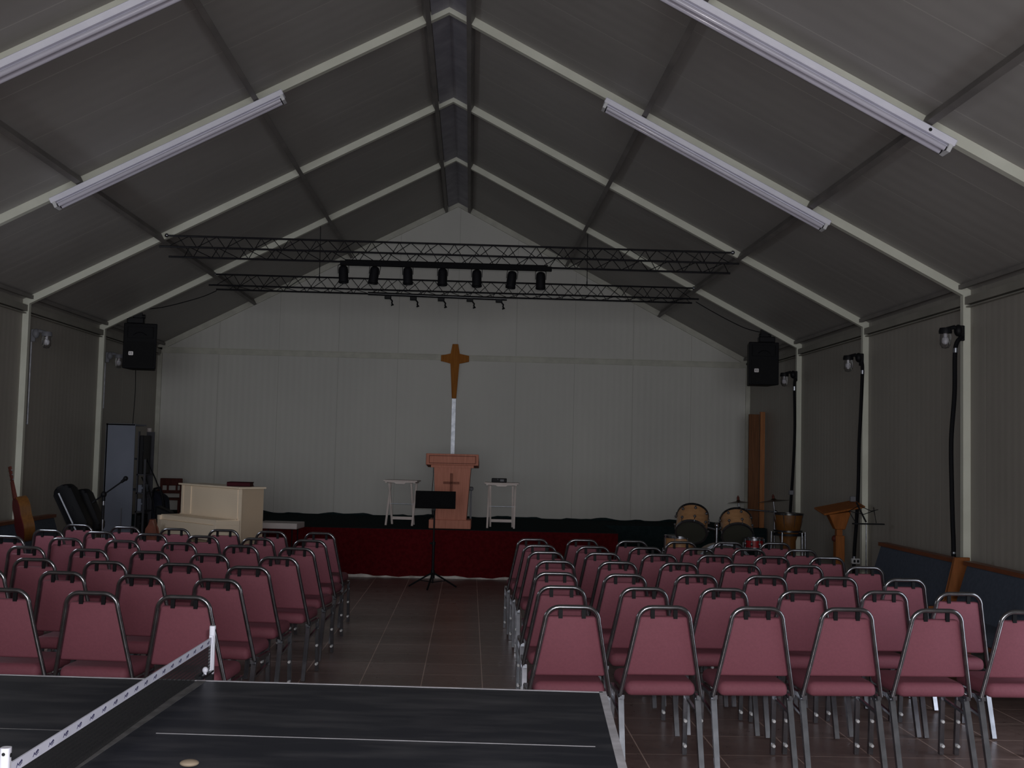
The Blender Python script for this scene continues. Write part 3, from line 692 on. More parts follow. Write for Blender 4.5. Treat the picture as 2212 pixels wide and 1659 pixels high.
for k in range(6): obj('tuning_peg', lambda bm: cyl(bm, G @ Vector(((1 if k % 2 else -1)*.03, Lg-.13+.045*(k//2), -.004)), G @ Vector(((1 if k % 2 else -1)*.056, Lg-.13+.045*(k//2), -.004)), .007, None, 8), 'chrome', hd, True)
# two black instrument cases leaning on the pew
for k, (xa, ya, xb, yb, w, lab) in enumerate([(137, 1053, 182, 1150, .2, 'black instrument case with a shiny edge strip leaning on the wall pew'), (172, 1063, 208, 1150, .2, 'plain black instrument case leaning behind the one with the shiny edge')]):
    Y = 12.35+.28*k
    a_, b_ = at(xa, ya, 1, Y), at(xb, yb, 1, Y)
    ax = (a_-b_).normalized(); L = (b_-a_).length+.02
    t = thing('instrument_case', lab, 'case', b_, 0)
    nrm = Vector((0, -1, 0)); nrm = (nrm-ax*nrm.dot(ax)).normalized(); sx_ = ax.cross(nrm)
    G = Matrix((sx_, ax, nrm)).transposed().to_4x4()
    obj('shell', lambda bm: prism(bm, [(x, y+L/2) for x, y in rrect(w, L, .07, 5)], .2, G @ Matrix.Translation((0, 0, -.1)), .03, 2), 'speaker', t, True)
    if k == 0: obj('edge_strip', lambda bm: box(bm, G @ Vector((-w*.18, L*.45, .102)), (.014, .86*L, .01), G.to_3x3()), 'silver', t)
    obj('latch', lambda bm: box(bm, G @ Vector((.02, L*.5, .102)), (.03, .05, .008), G.to_3x3()), 'black', t)

# ------------------------------------------------------------------ drum kit
def drum_at(px, py, depth): return at(px, py, 1, depth)
DY = 13.0
bd = thing('drum_kit', 'maple bass drum with two tilted rack toms mounted on it', 'drum kit', (at(1565, 1200, 1, DY).x, DY, 0), 0)
O = Vector(bd.location)
BR = .345
mx = Matrix.Translation((0, 0, BR+.03)) @ Matrix.Rotation(PI/2, 4, 'X')
obj('bass_shell', lambda bm: lathe(bm, [(BR-.02, -.36), (BR-.02, 0)], mx, 36), 'maple', bd, True)
obj('bass_head', lambda bm: lathe(bm, [(0, .012), (BR-.03, .01)], mx, 36), 'head', bd, True)
def hoop(r, z, w=.03, th_=.012):
    return [(r-th_, z), (r+th_*.6, z), (r+th_*.6, z+w), (r-th_, z+w), (r-th_, z)]
obj('bass_hoop', lambda bm: lathe(bm, hoop(BR, -.005, .035, .02), mx, 36), 'chrome', bd, True)
def tom(px, py, depth, d, R, L, parent, off):
    c = at(px, py, 1, depth)-off; d = Vector(d).normalized(); mx = place(c, d)
    s = obj('tom_shell', lambda bm: lathe(bm, [(R, 0), (R, L)], mx, 32), 'maple', parent, True)
    obj('bottom_head', lambda bm: lathe(bm, [(0, -.004), (R*.93, -.002)], mx, 32), 'head', s, True)
    obj('top_head', lambda bm: lathe(bm, [(0, L+.004), (R*.96, L+.002)], mx, 32), 'head', s, True)
    obj('bottom_hoop', lambda bm: lathe(bm, hoop(R, -.018, .028), mx, 32), 'chrome', s, True)
    obj('top_hoop', lambda bm: lathe(bm, hoop(R, L-.01, .028), mx, 32), 'blackgloss', s, True)
    for k in range(8):
        a = 2*PI*(k+.3)/8
        for z0, z1 in ((L*.24, 0), (L*.76, L)):
            obj('lug', lambda bm: [ell(bm, mx @ Vector((math.cos(a)*(R+.012), math.sin(a)*(R+.012), z0)), (.017, .017, .017), 8), cyl(bm, mx @ Vector((math.cos(a)*(R+.014), math.sin(a)*(R+.014), z0)), mx @ Vector((math.cos(a)*(R+.014), math.sin(a)*(R+.014), z1)), .004, None, 6)], 'chrome', s, True)
    return s
tom(1493, 1149, DY-.1, (.2, .72, .62), .178, .27, bd, O)
tom(1593, 1156, DY-.1, (.1, .78, .6), .178, .255, bd, O)
hp = at(1548, 1160, 1, DY-.05)-O
def holder(bm):
    cyl(bm, (hp.x, -.05, 2*BR), (hp.x, -.05, hp.z+.12), .02)
    tube(bm, [(hp.x, -.05, hp.z+.08), (hp.x-.09, -.03, hp.z+.1), (hp.x-.16, .0, hp.z+.13)], .012, 8)
    tube(bm, [(hp.x, -.05, hp.z+.08), (hp.x+.07, -.03, hp.z+.1), (hp.x+.12, .0, hp.z+.12)], .012, 8)
    ell(bm, (hp.x, -.05, hp.z+.13), (.028, .028, .035), 10)
obj('tom_holder', holder, 'chrome', bd, True)
for s in (-1, 1): obj('spur', lambda bm: cyl(bm, (s*(BR-.02), .05, BR-.05), (s*(BR+.1), -.06, 0), .01), 'chrome', bd, True)
def standing_drum(name, lab, px, pyt, depth, R, L, m, legs, cat, group=None):
    c = at(px, pyt, 1, depth)
    t = thing(name, lab, cat, (c.x, depth, 0), 0, group); zt2 = c.z
    mx = Matrix.Translation((0, 0, zt2-L))
    obj('shell', lambda bm: lathe(bm, [(R, 0), (R, L)], mx, 32), m, t, True)
    obj('drum_head', lambda bm: lathe(bm, [(0, L+.003), (R*.97, L+.001)], mx, 32), 'head', t, True)
    obj('top_hoop', lambda bm: lathe(bm, hoop(R, L-.02, .028), mx, 32), 'chrome', t, True)
    obj('bottom_hoop', lambda bm: lathe(bm, hoop(R, -.005, .028), mx, 32), 'chrome', t, True)
    for a in [2*PI*(k+.4)/8 for k in range(8)]:
        obj('lug', lambda bm: [ell(bm, (math.cos(a)*(R+.012), math.sin(a)*(R+.012), zt2-L/2), (.014, .014, .025), 8), cyl(bm, (math.cos(a)*(R+.014), math.sin(a)*(R+.014), zt2-L), (math.cos(a)*(R+.014), math.sin(a)*(R+.014), zt2), .004, None, 6)], 'chrome', t, True)
    for k in range(legs):
        a = 2*PI*k/legs-1.2
        obj('leg', lambda bm: cyl(bm, (math.cos(a)*(R+.02), math.sin(a)*(R+.02), 0), (math.cos(a)*(R+.02), math.sin(a)*(R+.02), zt2-L*.4), .009), 'chrome', t, True)
    return t
standing_drum('floor_tom', 'maple floor tom on chrome legs beneath the bigger tilted tom', 1468, 1158, DY+.15, .17, .36, 'maple', 3, 'drum')
standing_drum('snare_drum', 'small red snare drum tucked behind the tilted maple toms', 1629, 1163, DY-.25, .1, .12, 'redshell', 3, 'drum')
# wooden conga on a chrome stand
c = at(1703, 1110, 1, 12.7); t = thing('conga_drum', 'golden bowl shaped conga drum on a chrome legged stand', 'drum', (c.x, 12.7, 0)); zt2 = c.z
obj('bowl', lambda bm: lathe(bm, [(.12, zt2-.2), (.13, zt2-.19), (.155, zt2-.08), (.16, zt2)], None, 28), 'amber', t, True)
obj('skin', lambda bm: lathe(bm, [(0, zt2+.003), (.158, zt2+.001)], None, 28), 'tan', t, True)
obj('rim', lambda bm: [lathe(bm, hoop(.16, zt2-.01, .02), None, 28), lathe(bm, hoop(.15, zt2-.2, .02), None, 28)], 'blackgloss', t, True)
obj('stem', lambda bm: lathe(bm, [(.13, 0), (.12, .05), (.09, .3), (.085, zt2-.3), (.12, zt2-.2)], None, 28), 'amber', t, True)
for a in [2*PI*(k+.25)/8 for k in range(8)]: obj('tension_rod', lambda bm: cyl(bm, (.175*math.cos(a), .175*math.sin(a), zt2+.01), (.13*math.cos(a), .13*math.sin(a), zt2-.17), .004, None, 6), 'chrome', t, True)
obj('stand_ring', lambda bm: lathe(bm, hoop(.17, zt2-.24, .025), None, 28), 'black', t, True)
for a in (-.15, -.9, -2.2, 1.6, 3.0): obj('leg', lambda bm: cyl(bm, (.2*math.cos(a), .2*math.sin(a), 0), (.185*math.cos(a), .185*math.sin(a), zt2-.2), .011), 'chrome', t, True)
# cymbal stand
cy = 13.7
b0 = at(1673, 1120, 1, cy); t = thing('cymbal_stand', 'chrome stand with two dark cymbals and a long boom arm behind the toms', 'cymbal stand', (b0.x, cy, 0))
def cl(x, y, yy=cy): return at(x, y, 1, yy)-Vector((b0.x, cy, 0))
obj('pole', lambda bm: [cyl(bm, (0, 0, .1), cl(1673, 1105), .012), cyl(bm, cl(1673, 1105), cl(1670, 1076), .007)], 'chrome', t, True)
obj('boom_arm', lambda bm: [cyl(bm, cl(1678, 1106), cl(1598, 1099), .009), cyl(bm, cl(1597, 1100), cl(1594, 1077), .008), ell(bm, cl(1597, 1098), (.02, .02, .02), 10), ell(bm, cl(1676, 1106), (.02, .02, .022), 10)], 'chrome', t, True)
def cymbal(x, y, R, d):
    mx = place(cl(x, y), d)
    cb_ = obj('cymbal', lambda bm: lathe(bm, [(R, -.012), (R*.6, -.002), (R*.2, .008), (R*.12, .022), (0, .026), (0, .022), (R*.12, .018), (R*.2, .004), (R*.6, -.006), (R, -.014)], mx, 32), 'bronze', t, True)
    obj('wing_nut', lambda bm: [cyl(bm, mx @ Vector((0, 0, .02)), mx @ Vector((0, 0, .06)), .016), cyl(bm, mx @ Vector((0, 0, .055)), mx @ Vector((0, 0, .075)), .008)], 'redwood', cb_, True)
cymbal(1595, 1084, .135, (-.06, .05, 1)); cymbal(1671, 1081, .2, (-.1, .06, 1))
for a in (.5, 2.6, 4.7): obj('leg', lambda bm: tube(bm, [(0, 0, .45), (.28*math.cos(a), .28*math.sin(a), .01)], .009, 6), 'chrome', t, True)

# wooden reading stand and wire music stand by the drums
sy = 12.5
b0 = at(1812, 1190, 1, sy); t = thing('reading_stand', 'orange pine reading stand with a tilted slab top', 'stand', (b0.x, sy, 0))
def sl(x, y, yy=sy): return at(x, y, 1, yy)-Vector((b0.x, sy, 0))
ztp = sl(1815, 1120).z
pL, pR = sl(1776, 1109), sl(1864, 1092)
ux = (pR-pL).normalized(); wx = (pR-pL).length
ty_ = Vector((.05, .9, .16)); ty_ = (ty_-ux*ty_.dot(ux)).normalized(); tz_ = ux.cross(ty_)
RT = Matrix((ux, ty_, tz_)).transposed()
obj('slab_top', lambda bm: box(bm, (pL+pR)/2+ty_*.1, (wx, .34, .022), RT, .005, 1), 'orangewood', t)
obj('support_block', lambda bm: hexa(bm, [(-.05, -.04, ztp-.12), (.06, -.04, ztp-.12), (.06, .06, ztp-.12), (-.05, .06, ztp-.12), (-.13, -.06, ztp+.04), (.12, -.06, ztp+.08), (.12, .1, ztp+.1), (-.13, .1, ztp+.06)], .01, 2), 'orangewood', t)
obj('column', lambda bm: [box(bm, (0, .01, (ztp-.1)/2+.35), (.065, .06, ztp-.1-.7+.3)), box(bm, (.005, .01, .44), (.1, .09, .86), None, .004, 1)], 'orangewood', t)
kx = sl(1803, 1163)
obj('knob', lambda bm: [cyl(bm, (kx.x, 0, kx.z), (0, 0, kx.z), .012), ell(bm, (kx.x, 0, kx.z), (.034, .03, .036), 12)], 'redwood', t, True)
obj('foot', lambda bm: [box(bm, (0, 0, .03), (.5, .09, .06), None, .008, 1), box(bm, (0, 0, .03), (.09, .4, .06), None, .008, 1)], 'orangewood', t)
wy = 11.95
b0 = at(1871, 1180, 1, wy); t = thing('music_stand', 'folding black wire music stand on a thin chrome pole by the reading stand', 'stand', (b0.x, wy, 0))
def wl(x, y, yy=wy): return at(x, y, 1, yy)-Vector((b0.x, wy, 0))
k0 = wl(1870, 1128)
obj('pole', lambda bm: [cyl(bm, (0, 0, .08), (0, 0, k0.z), .006), cyl(bm, (0, 0, .08), (0, 0, k0.z*.55), .01)], 'chrome', t, True)
obj('desk_spine', lambda bm: tube(bm, [wl(1871, 1128), wl(1855, 1096), wl(1850, 1085)], .009, 6), 'black', t, True)
obj('desk_wires', lambda bm: [tube(bm, [wl(*q) for q in P], .004, 5) for P in (((1856, 1092), (1882, 1104), (1897, 1101)), ((1834, 1104), (1866, 1111), (1890, 1103)), ((1834, 1104), (1848, 1128)), ((1887, 1096), (1893, 1130)), ((1856, 1092), (1834, 1104)))], 'black', t, True)
obj('desk_ledge', lambda bm: [box(bm, (wl(1841, 1130)+wl(1908, 1133))/2+Vector((0, -.02, 0)), ((wl(1908, 1133)-wl(1841, 1130)).x, .05, .014))], 'black', t)
for a in (.3, 2.4, 4.5): obj('leg', lambda bm: tube(bm, [(0, 0, .3), (.22*math.cos(a), .22*math.sin(a), .008)], .006, 6), 'chrome', t, True)

# tall plank leaning in the drum corner
da, db = at(1618, 1000, 1, 17.2), at(1640, 1000, 1, 17.2); dc = at(1652, 1000, 1, 17.15)
zt2 = float(at(1625, 895, 1, 17.2).z)
t = thing('door_panel', 'tall dark stained wooden door panel propped on the drum side wall', 'door panel', (4.52, 17.3, HS), 0)
hh = zt2-HS; x0 = da.x-4.52; x1 = db.x-4.52; x2 = dc.x-4.52
obj('face_board', lambda bm: box(bm, ((x0+x1)/2-.01, -.1, hh/2), (x1-x0, .05, hh), None, .003, 1), 'doorwood', t)
obj('edge_board', lambda bm: box(bm, ((x1+x2)/2, -.12, hh/2+.02), (x2-x1, .06, hh+.04), None, .003, 1), 'dooredge', t)

# ------------------------------------------------------------------ wall lamps with black hoses, outlet boxes
def wall_lamp(s, y, z, lab, group, m='black'):
    t = thing('wall_lamp', lab, 'lamp', (s*XI, y, z), 0, group)
    obj('mount', lambda bm: [box(bm, (-s*.02, -.045, .0), (.05, .03, .14), None, .006, 1), ell(bm, (-s*.06, -.07, .02), (.04, .04, .055), 12)], m, t, True)
    obj('arm', lambda bm: [tube(bm, [(-s*.04, -.06, .0), (-s*.1, -.07, .05), (-s*.17, -.07, .03)], .018, 8)], m, t, True)
    obj('cap', lambda bm: lathe(bm, [(0, .045), (.05, .04), (.058, .01), (.056, -.01), (0, -.01)], Matrix.Translation((-s*.18, -.07, .0)), 20), m, t, True)
    obj('glass_jar', lambda bm: lathe(bm, [(.045, -.01), (.05, -.05), (.047, -.11), (.03, -.14), (0, -.147), (0, -.143), (.027, -.136), (.043, -.108), (.046, -.05), (.042, -.01)], Matrix.Translation((-s*.18, -.07, 0)), 20), 'glass', t, True)
    obj('bulb', lambda bm: [ell(bm, (-s*.18, -.07, -.075), (.028, .028, .036), 12), cyl(bm, (-s*.18, -.07, -.05), (-s*.18, -.07, -.01), .014)], 'bulb', t, True)
    return t
wn = ['jar wall lamp on the frame post closest to the pews', 'jar wall lamp on the middle drum side frame post', 'jar wall lamp on the frame post beside the drum corner loudspeaker']
for k, (px, py, Y, hose) in enumerate([(2040, 718, YA, [(2064, 752), (2062, 850), (2055, 950), (2056, 1050), (2058, 1130), (2060, 1196)]), (1843, 776, YB, [(1863, 800), (1860, 880), (1856, 960), (1854, 1050), (1850, 1130), (1845, 1206)]), (1704, 812, YC, [(1716, 835), (1717, 920), (1714, 1000), (1710, 1060), (1707, 1110)])]):
    c = at(px, py, 0, XI-.13)
    z = float(at(px, py, 1, Y-.07).z)
    wall_lamp(1, Y, z, 'glass '+wn[k], 'glass jar wall lamps')
    P = [Vector((XI-.02, Y-.06, z-.03))]
    for (hx, hy) in hose: 
        q = at(hx, hy, 1, Y-.06); P.append(Vector((min(q.x, XI+.03), Y-.06, q.z)))
    q = P[-1].copy(); q.z = .02 if k < 2 else HS+.03; P.append(q)
    h = cable('cable_hose', ['black hose hanging down the frame post closest to the pews', 'black hose hanging down the middle drum side frame post', 'black hose hanging down the post beside the drum corner loudspeaker'][k], P, .02, 'hose', 'hose')
    for q0, q1 in ((P[1], P[1].lerp(P[2], .1)), (P[-2], P[-2].lerp(P[-3], .06))): obj('hose_coupling', lambda bm: cyl(bm, q0, q1, .023), 'chrome', h, True)
for k, (px, py, Y, yb) in enumerate([(79, 722, YB, 915), (232, 770, YC, 880)]):
    z = float(at(px, py, 1, Y-.07).z)
    lab = ['jar wall lamp with a silver pipe on the piano side frame post', 'small jar wall lamp on the frame post behind the pale blue cabinet'][k]
    t = wall_lamp(-1, Y+.12, z, lab, None, 'grey')
    a_, b_ = at([73, 231][k], py+12, 1, Y+.06), at([68, 229][k], yb, 1, Y+.06)
    tag(obj('conduit_pipe', lambda bm: [cyl(bm, (-WALLW+.012, Y+.23, a_.z), (-WALLW+.012, Y+.23, b_.z), .01), ell(bm, (-WALLW+.012, Y+.23, b_.z), (.012, .012, .012), 8)], 'silver', None, True), ['thin silver pipe running down from the piano side jar lamp', 'thin silver pipe running down behind the pale blue cabinet'][k], 'pipe')
for k, (px, py, m, lab) in enumerate([(1842, 1078, 'grey', 'grey outlet box on the post above the pine reading stand'), (1848, 1212, 'socket', 'white double outlet box low on the wall by the pew end'), (1709, 1064, 'grey', 'grey outlet box on the hose near the cymbals')]):
    Y = [YB-.08, YB-.1, YC-.1][k]; c = at(px, py, 1, Y)
    t = thing('outlet_box', lab, 'outlet', (min(c.x, XI-.02), Y, c.z), 0, None)
    obj('box', lambda bm: box(bm, (0, 0, 0), (.09 if k == 1 else .06, .05, .06), None, .006, 1), m, t)
    if k == 1: obj('socket_face', lambda bm: [box(bm, (dx, -.026, 0), (.025, .004, .03)) for dx in (-.02, .02)], 'dark', t)

# ------------------------------------------------------------------ ping-pong table
TZ = .83
c0 = at(430, 1470, 2, TZ); cR = at(1300, 1490, 2, TZ); cL = at(0, 1452, 2, TZ)
ex = (cR-cL).normalized(); ey = Vector((-ex.y, ex.x, 0))*-1      # ey towards the camera
hl = (cR-c0).length; TWD = 1.5
t = thing('ping_pong_table', 'black ping-pong table with worn white edges across the near floor', 'table', (c0.x, c0.y, 0), math.atan2(ex.y, ex.x))
for s, nm in ((1, 'r'), (-1, 'l')):
    q = obj('table_top', lambda bm: box(bm, (s*(hl/2+.002), -TWD/2, TZ-.012), (hl-.004, TWD, .024)), 'table', t)
    obj('edge_band', lambda bm: [box(bm, (s*hl, -TWD/2, TZ-.0175), (.026, TWD+.026, .037)), box(bm, (s*hl/2, 0, TZ-.0175), (hl, .014, .037)), box(bm, (s*hl/2, -TWD, TZ-.0175), (hl, .014, .037))], 'tablewhite', q)
    obj('centre_line', lambda bm: box(bm, (s*(hl/2+.02), -TWD*.52, TZ+.0006), (hl-.17, .0035, .0012)), 'tableline' if s > 0 else 'tablegrey', q)
    for sx in (.2, 1.15):
        for sy in (-.15, -TWD+.15): obj('leg', lambda bm: box(bm, (s*sx, sy, (TZ-.06)/2), (.045, .045, TZ-.06)), 'grey', t)
    obj('apron', lambda bm: [box(bm, (s*hl/2, -.12, TZ-.06), (hl-.2, .025, .07)), box(bm, (s*hl/2, -TWD+.12, TZ-.06), (hl-.2, .025, .07))], 'grey', t)
obj('middle_seam', lambda bm: box(bm, (.012, -TWD/2, TZ+.0006), (.035, TWD-.02, .0012)), 'tablegrey', t)
# the net
dn = Vector((-.0333, -.9994, 0))
NL = 1.81
nt_ = thing('table_net', 'sagging black net with a printed white tape across the ping-pong table', 'net', (c0.x+dn.x*-.17, c0.y+dn.y*-.17, TZ), math.atan2(dn.y, dn.x))
obj('net_mesh', lambda bm: quadmesh([(.01, 0, .012), (NL-.01, 0, .012), (NL-.01, 0, .11), (.01, 0, .11)])(bm), 'net', nt_)
tp = obj('top_tape', lambda bm: [box(bm, (NL/2, 0, .12), (NL-.02, .005, .026))], 'nettape', nt_)
def marks(bm):
    n = 19
    for i in range(n):
        x = .07+i*(NL-.14)/(n-1)
        for s in (1, -1):
            for P in (((-.0135, -.0045), (-.0115, -.0045), (-.0055, .0025), (-.0075, .0035)), ((-.0075, .0035), (-.0055, .0025), (-.0035, -.0015), (-.0055, -.0015)), ((-.0045, -.001), (-.0035, -.003), (.0115, .002), (.0105, .0038)), ((-.001, .0015), (.000, .0005), (.010, .0048), (.009, .0055)), ((.001, -.0038), (.002, -.0052), (.0125, -.0012), (.012, .0003)), ((.0095, .0052), (.0105, .0018), (.0135, .0005), (.0128, .0042))):
                P = [(a*(-s), b) for a, b in P]
                mx = Matrix.Translation((x, s*.0028, .12)) @ Matrix.Rotation(PI/2, 4, 'X') @ Matrix.Translation((0, 0, -.0003)) @ Matrix.Scale(1.25, 4)
                prism(bm, P, .0006, mx)
obj('printed_marks', marks, 'netmark', tp)
for x in (0, NL):
    sg = 1 if x == 0 else -1
    obj('post', lambda bm: [prism(bm, rrect(.024, .022, .008), .18, Matrix.Translation((x, 0, -.005))), box(bm, (x+sg*.016, 0, .07), (.006, .014, .14))], 'netpost', nt_, True)
    obj('post_screw', lambda bm: [cyl(bm, (x, s*.0115, .158), (x, s*.0125, .158), .005) for s in (1, -1)] + [cyl(bm, (x+sg*-.0125, s, .162), (x+sg*-.0115, s, .162), .004) for s in (0,)], 'dark', nt_)
    obj('clamp', lambda bm: [box(bm, (x+sg*.08, 0, .004), (.16, .022, .008)), box(bm, (x+sg*.15, 0, .012), (.06, .03, .016), None, .004, 1), box(bm, (x+sg*.02, 0, -.04), (.02, .03, .07)), box(bm, (x+sg*.1, 0, -.06), (.16, .025, .012))], 'blackgloss', nt_)
    obj('clamp_knob', lambda bm: [ell(bm, (x+sg*.135, .012, .032), (.011, .011, .012), 12), cyl(bm, (x+sg*.135, .012, .015), (x+sg*.135, .012, .03), .006)], 'netpost', nt_, True)
p = at(409, 1649, 2, TZ+.01)
tag(obj('wooden_disc', lambda bm: ell(bm, (p.x, p.y, TZ+.011), (.026, .022, .009), 20), 'tan', None, True), 'small tan oval piece lying on the black ping-pong table', 'disc')

# ------------------------------------------------------------------ chairs
CH = .9
def make_chair():
    t = thing('stacking_chair', 'x', 'chair')
    obj('seat', lambda bm: hexa(bm, [(-.193, -.22, .405), (.193, -.22, .405), (.2, .2, .405), (-.2, .2, .405), (-.188, -.215, .485), (.188, -.215, .485), (.195, .195, .485), (-.195, .195, .485)], .034, 3), 'mauve', t, True)
    def pad(bm):
        v = []
        P = [(-.192, .515), (.192, .515), (.128, .838), (-.128, .838)]
        def pt_(x, z, o): return Vector((x, -.205-.055*(z-.5)/.35+o, z))
        hexa(bm, [pt_(x, z, .048) for x, z in P]+[pt_(x, z, 0) for x, z in P], .014, 3)
    obj('back_pad', pad, 'mauve', t, True)
    def bf(bm):
        def Q(x, z): return Vector((x, -.19-.08*(z-.4)/.5, z))
        R = .075; zt_ = CH-.012; zb = zt_-R
        L = [(-.221, .405), (-.143, zb)] ; cxx = -.143+R*.98
        pts = [Q(*L[0]), Q(-.183, .6), Q(*L[1])] + [Q(cxx+R*math.cos(a)*.98, zb+R*math.sin(a)) for a in [PI-PI/2*i/6 for i in range(1, 7)]]
        pts += [Vector((-q.x, q.y, q.z)) for q in reversed(pts)]
        tube(bm, pts, .0125, 10)
    obj('back_frame', bf, 'chromeback', t, True)
    for s in (-1, 1):
        obj('pad_bracket', lambda bm: box(bm, (s*.062, -.255, .852), (.022, .012, .05)), 'black', t)
        obj('leg', lambda bm: tube(bm, [(s*.21, -.11, .402), (s*.211, -.16, .38), (s*.213, -.275, .006)], .0195, 4, PI/4), 'chrome', t)
        lg = obj('leg', lambda bm: tube(bm, [(s*.21, .12, .4), (s*.212, .145, .006)], .018, 4, PI/4), 'chrome', t)
        for z in (.2, .06): obj('bumper', lambda bm: cyl(bm, (s*.211, .13, z), (s*.211, .108, z), .012, .009, 10), 'bumper', lg, True)
        obj('seat_rail', lambda bm: tube(bm, [(s*.21, -.2, .398), (s*.21, .13, .398)], .016, 4, PI/4), 'chrome', t)
        obj('stretcher', lambda bm: tube(bm, [(s*.212, .125, .335), (s*.218, -.185, .3)], .0105, 4, PI/4), 'chrome', t)
    return t
Rr = [[(1237, 1308), (1436, 1307), (1637.5, 1309.6), (1831, 1311.6), (2025.6, 1314.6), (2218, 1319)],
      [(1213.7, 1264.4), (1392, 1268.5), (1564.6, 1268.5), (1735, 1277), (1912, 1275), (2073, 1279)],
      [(1201.6, 1235.4), (1350, 1240.8), (1505, 1239), (1655, 1241.5), (1807.6, 1245), (1956, 1250.6)],
      [(1200, 1210.5), (1335.7, 1212), (1466.8, 1214.6), (1602.6, 1218), (1737.6, 1220), (1869, 1223)],
      [(1180.7, 1190.3), (1305, 1193), (1424, 1197), (1546, 1198), (1665, 1201), (1787.4, 1202)],
      [(1168, 1175.5), (1284, 1180), (1394.4, 1182), (1506, 1184), (1618.5, 1184.5), (1731, 1186)],
      [(1151, 1163), (1261, 1164), (1369, 1168), (1470, 1170), (1572, 1170), (1673.5, 1171)]]
Ll = [[(397, 1286), (198, 1276), (7, 1270)],
      [(470, 1250), (304, 1241), (134, 1233), (-38, 1227)],
      [(536, 1223), (387.4, 1215), (227, 1212), (74, 1205), (-75, 1200)],
      [(602, 1203), (452, 1195), (323.6, 1189), (192, 1185), (55, 1179), (-70, 1176)],
      [(641, 1183), (520, 1177), (386.5, 1171), (264, 1166), (142, 1161), (16, 1157)],
      [(668.4, 1165), (557.5, 1162), (437.7, 1157), (326, 1152), (215, 1147), (104, 1143.5)],
      [(684, 1149), (585, 1147), (487.7, 1143), (380, 1142), (270, 1137), (168, 1131)]]
rown = ['row beside the ping-pong table', 'second row from the ping-pong table', 'third row from the ping-pong table', 'middle row', 'third row from the stage', 'second row from the stage', 'front row facing the stage']
rowm = ['first row by the ping-pong table', 'second row from the table', 'third row from the table', 'fourth row from the table', 'fifth row from the table', 'sixth row from the table', 'front row facing the stage']
seat_n = ['aisle seat', 'second seat from the aisle', 'third seat from the aisle', 'fourth seat from the aisle', 'fifth seat from the aisle', 'last seat by the pew']
proto = None
rng = random.Random(3)
for blk, side in ((Rr, 'drum side'), (Ll, 'piano side')):
    for k, row in enumerate(blk):
        P = [at(x, y, 2, CH) for x, y in row]
        n = len(P); mx_ = sum(p.x for p in P)/n; my_ = sum(p.y for p in P)/n
        sl_ = sum((p.x-mx_)*(p.y-my_) for p in P)/sum((p.x-mx_)**2 for p in P)
        XS = []
        for p, (ix, iy) in zip(P, row):
            yf = my_+sl_*(p.x-mx_); XS.append(float(at(ix, iy, 1, .6*yf+.4*p.y).x))
        sgn = 1 if XS[-1] > XS[0] else -1
        for _ in range(200):                 # neighbours never closer than the width of a chair
            for j in range(n-1):
                g = sgn*(XS[j+1]-XS[j])
                if g < .468: XS[j] -= sgn*(.468-g)/2; XS[j+1] += sgn*(.468-g)/2
        for i, (p, (ix, iy)) in enumerate(zip(P, row)):
            yf = my_+sl_*(p.x-mx_); Y = .6*yf+.4*p.y
            x = XS[i]
            lab = 'mauve chrome chair, %s, %s, %s' % (side, rowm[k], seat_n[i])
            loc_ = (x, Y+.27, 0); rz = math.atan(sl_)*.6+rng.uniform(-.02, .02)
            # swing about the back so that the top rail stays where it is
            loc_ = (x-math.sin(rz)*.27, Y+math.cos(rz)*.27, 0)
            if proto is None:
                proto = make_chair(); proto.location = loc_; proto.rotation_euler = (0, 0, rz); proto['label'] = lab; proto['group'] = 'mauve chairs in rows facing the stage'
            else: dup(proto, lab, loc_, rz, 'mauve chairs in rows facing the stage')

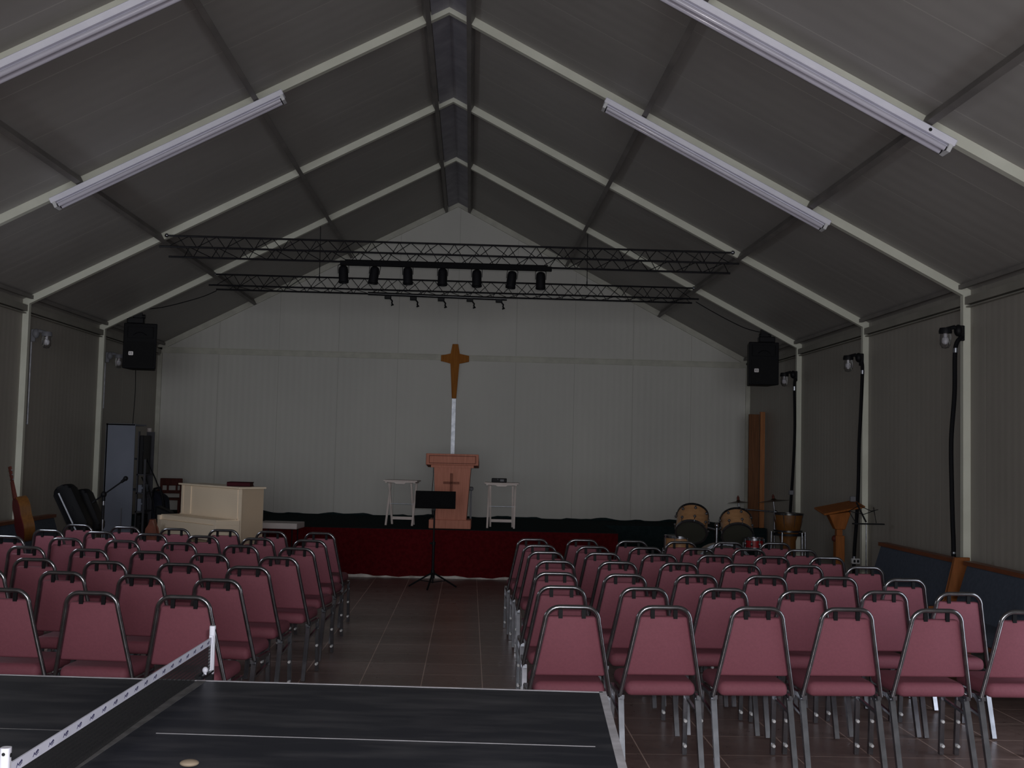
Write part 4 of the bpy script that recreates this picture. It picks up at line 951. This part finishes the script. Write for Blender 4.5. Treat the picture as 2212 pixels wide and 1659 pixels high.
# ------------------------------------------------------------------ light: camera flash and daylight from the open end behind the camera
def area(name, loc_, to, sx, sy, power, col, shape='RECTANGLE'):
    l = bpy.data.lights.new(name, 'AREA'); l.shape = shape; l.size = sx
    if shape in ('RECTANGLE', 'ELLIPSE'): l.size_y = sy
    l.energy = power; l.color = col
    o = bpy.data.objects.new(name, l); COL.objects.link(o); o.location = loc_
    o.rotation_euler = (Vector(to)-Vector(loc_)).to_track_quat('-Z', 'Y').to_euler()
    return o
area('camera_flash', CAM+rt*.04+up*.06+fw*.02, CAM+fw*10+up*.06, .04, .04, 95, (1, .95, .96), 'DISK')
area('doorway_daylight', (0, -9.2, 2.0), (0, 10, 2.0), 7.5, 3.6, 570, (.93, .97, 1))
def opening(name, s, y0_, y1_, z0, z1, pw):
    struct(name, lambda bm: [box(bm, (s*(WALLW-.03), y0_-.05, (z0+z1)/2), (.06, .1, z1-z0+.2)), box(bm, (s*(WALLW-.03), y1_+.05, (z0+z1)/2), (.06, .1, z1-z0+.2)), box(bm, (s*(WALLW-.03), (y0_+y1_)/2, z1+.05), (.06, y1_-y0_, .1))] + ([box(bm, (s*(WALLW-.03), (y0_+y1_)/2, z0-.05), (.06, y1_-y0_, .1))] if z0 > .1 else []), 'frame')
    area('side_daylight', (s*(WALLW-.02), (y0_+y1_)/2, (z0+z1)/2), (0, (y0_+y1_)/2+(1.5 if s < 0 else 0), 0 if s < 0 else (z0+z1)/2), y1_-y0_, z1-z0, pw, (.84, .9, 1))
opening('unseen_window_1', -1, 8.9, 10.5, 1.75, 2.7, 42)  # unseen window, placed high to light the piano and spare the chairs
opening('door_1', 1, 4.9, 6.5, 0.02, 2.15, 30)
w = bpy.data.worlds.new('world'); S.world = w; w.use_nodes = True
w.node_tree.nodes['Background'].inputs[0].default_value = (.55, .6, .68, 1)
w.node_tree.nodes['Background'].inputs[1].default_value = .12
S.view_settings.view_transform = 'Standard'; S.view_settings.look = 'None'
S.view_settings.exposure = 0; S.view_settings.gamma = 1; S.view_settings.use_curve_mapping = False
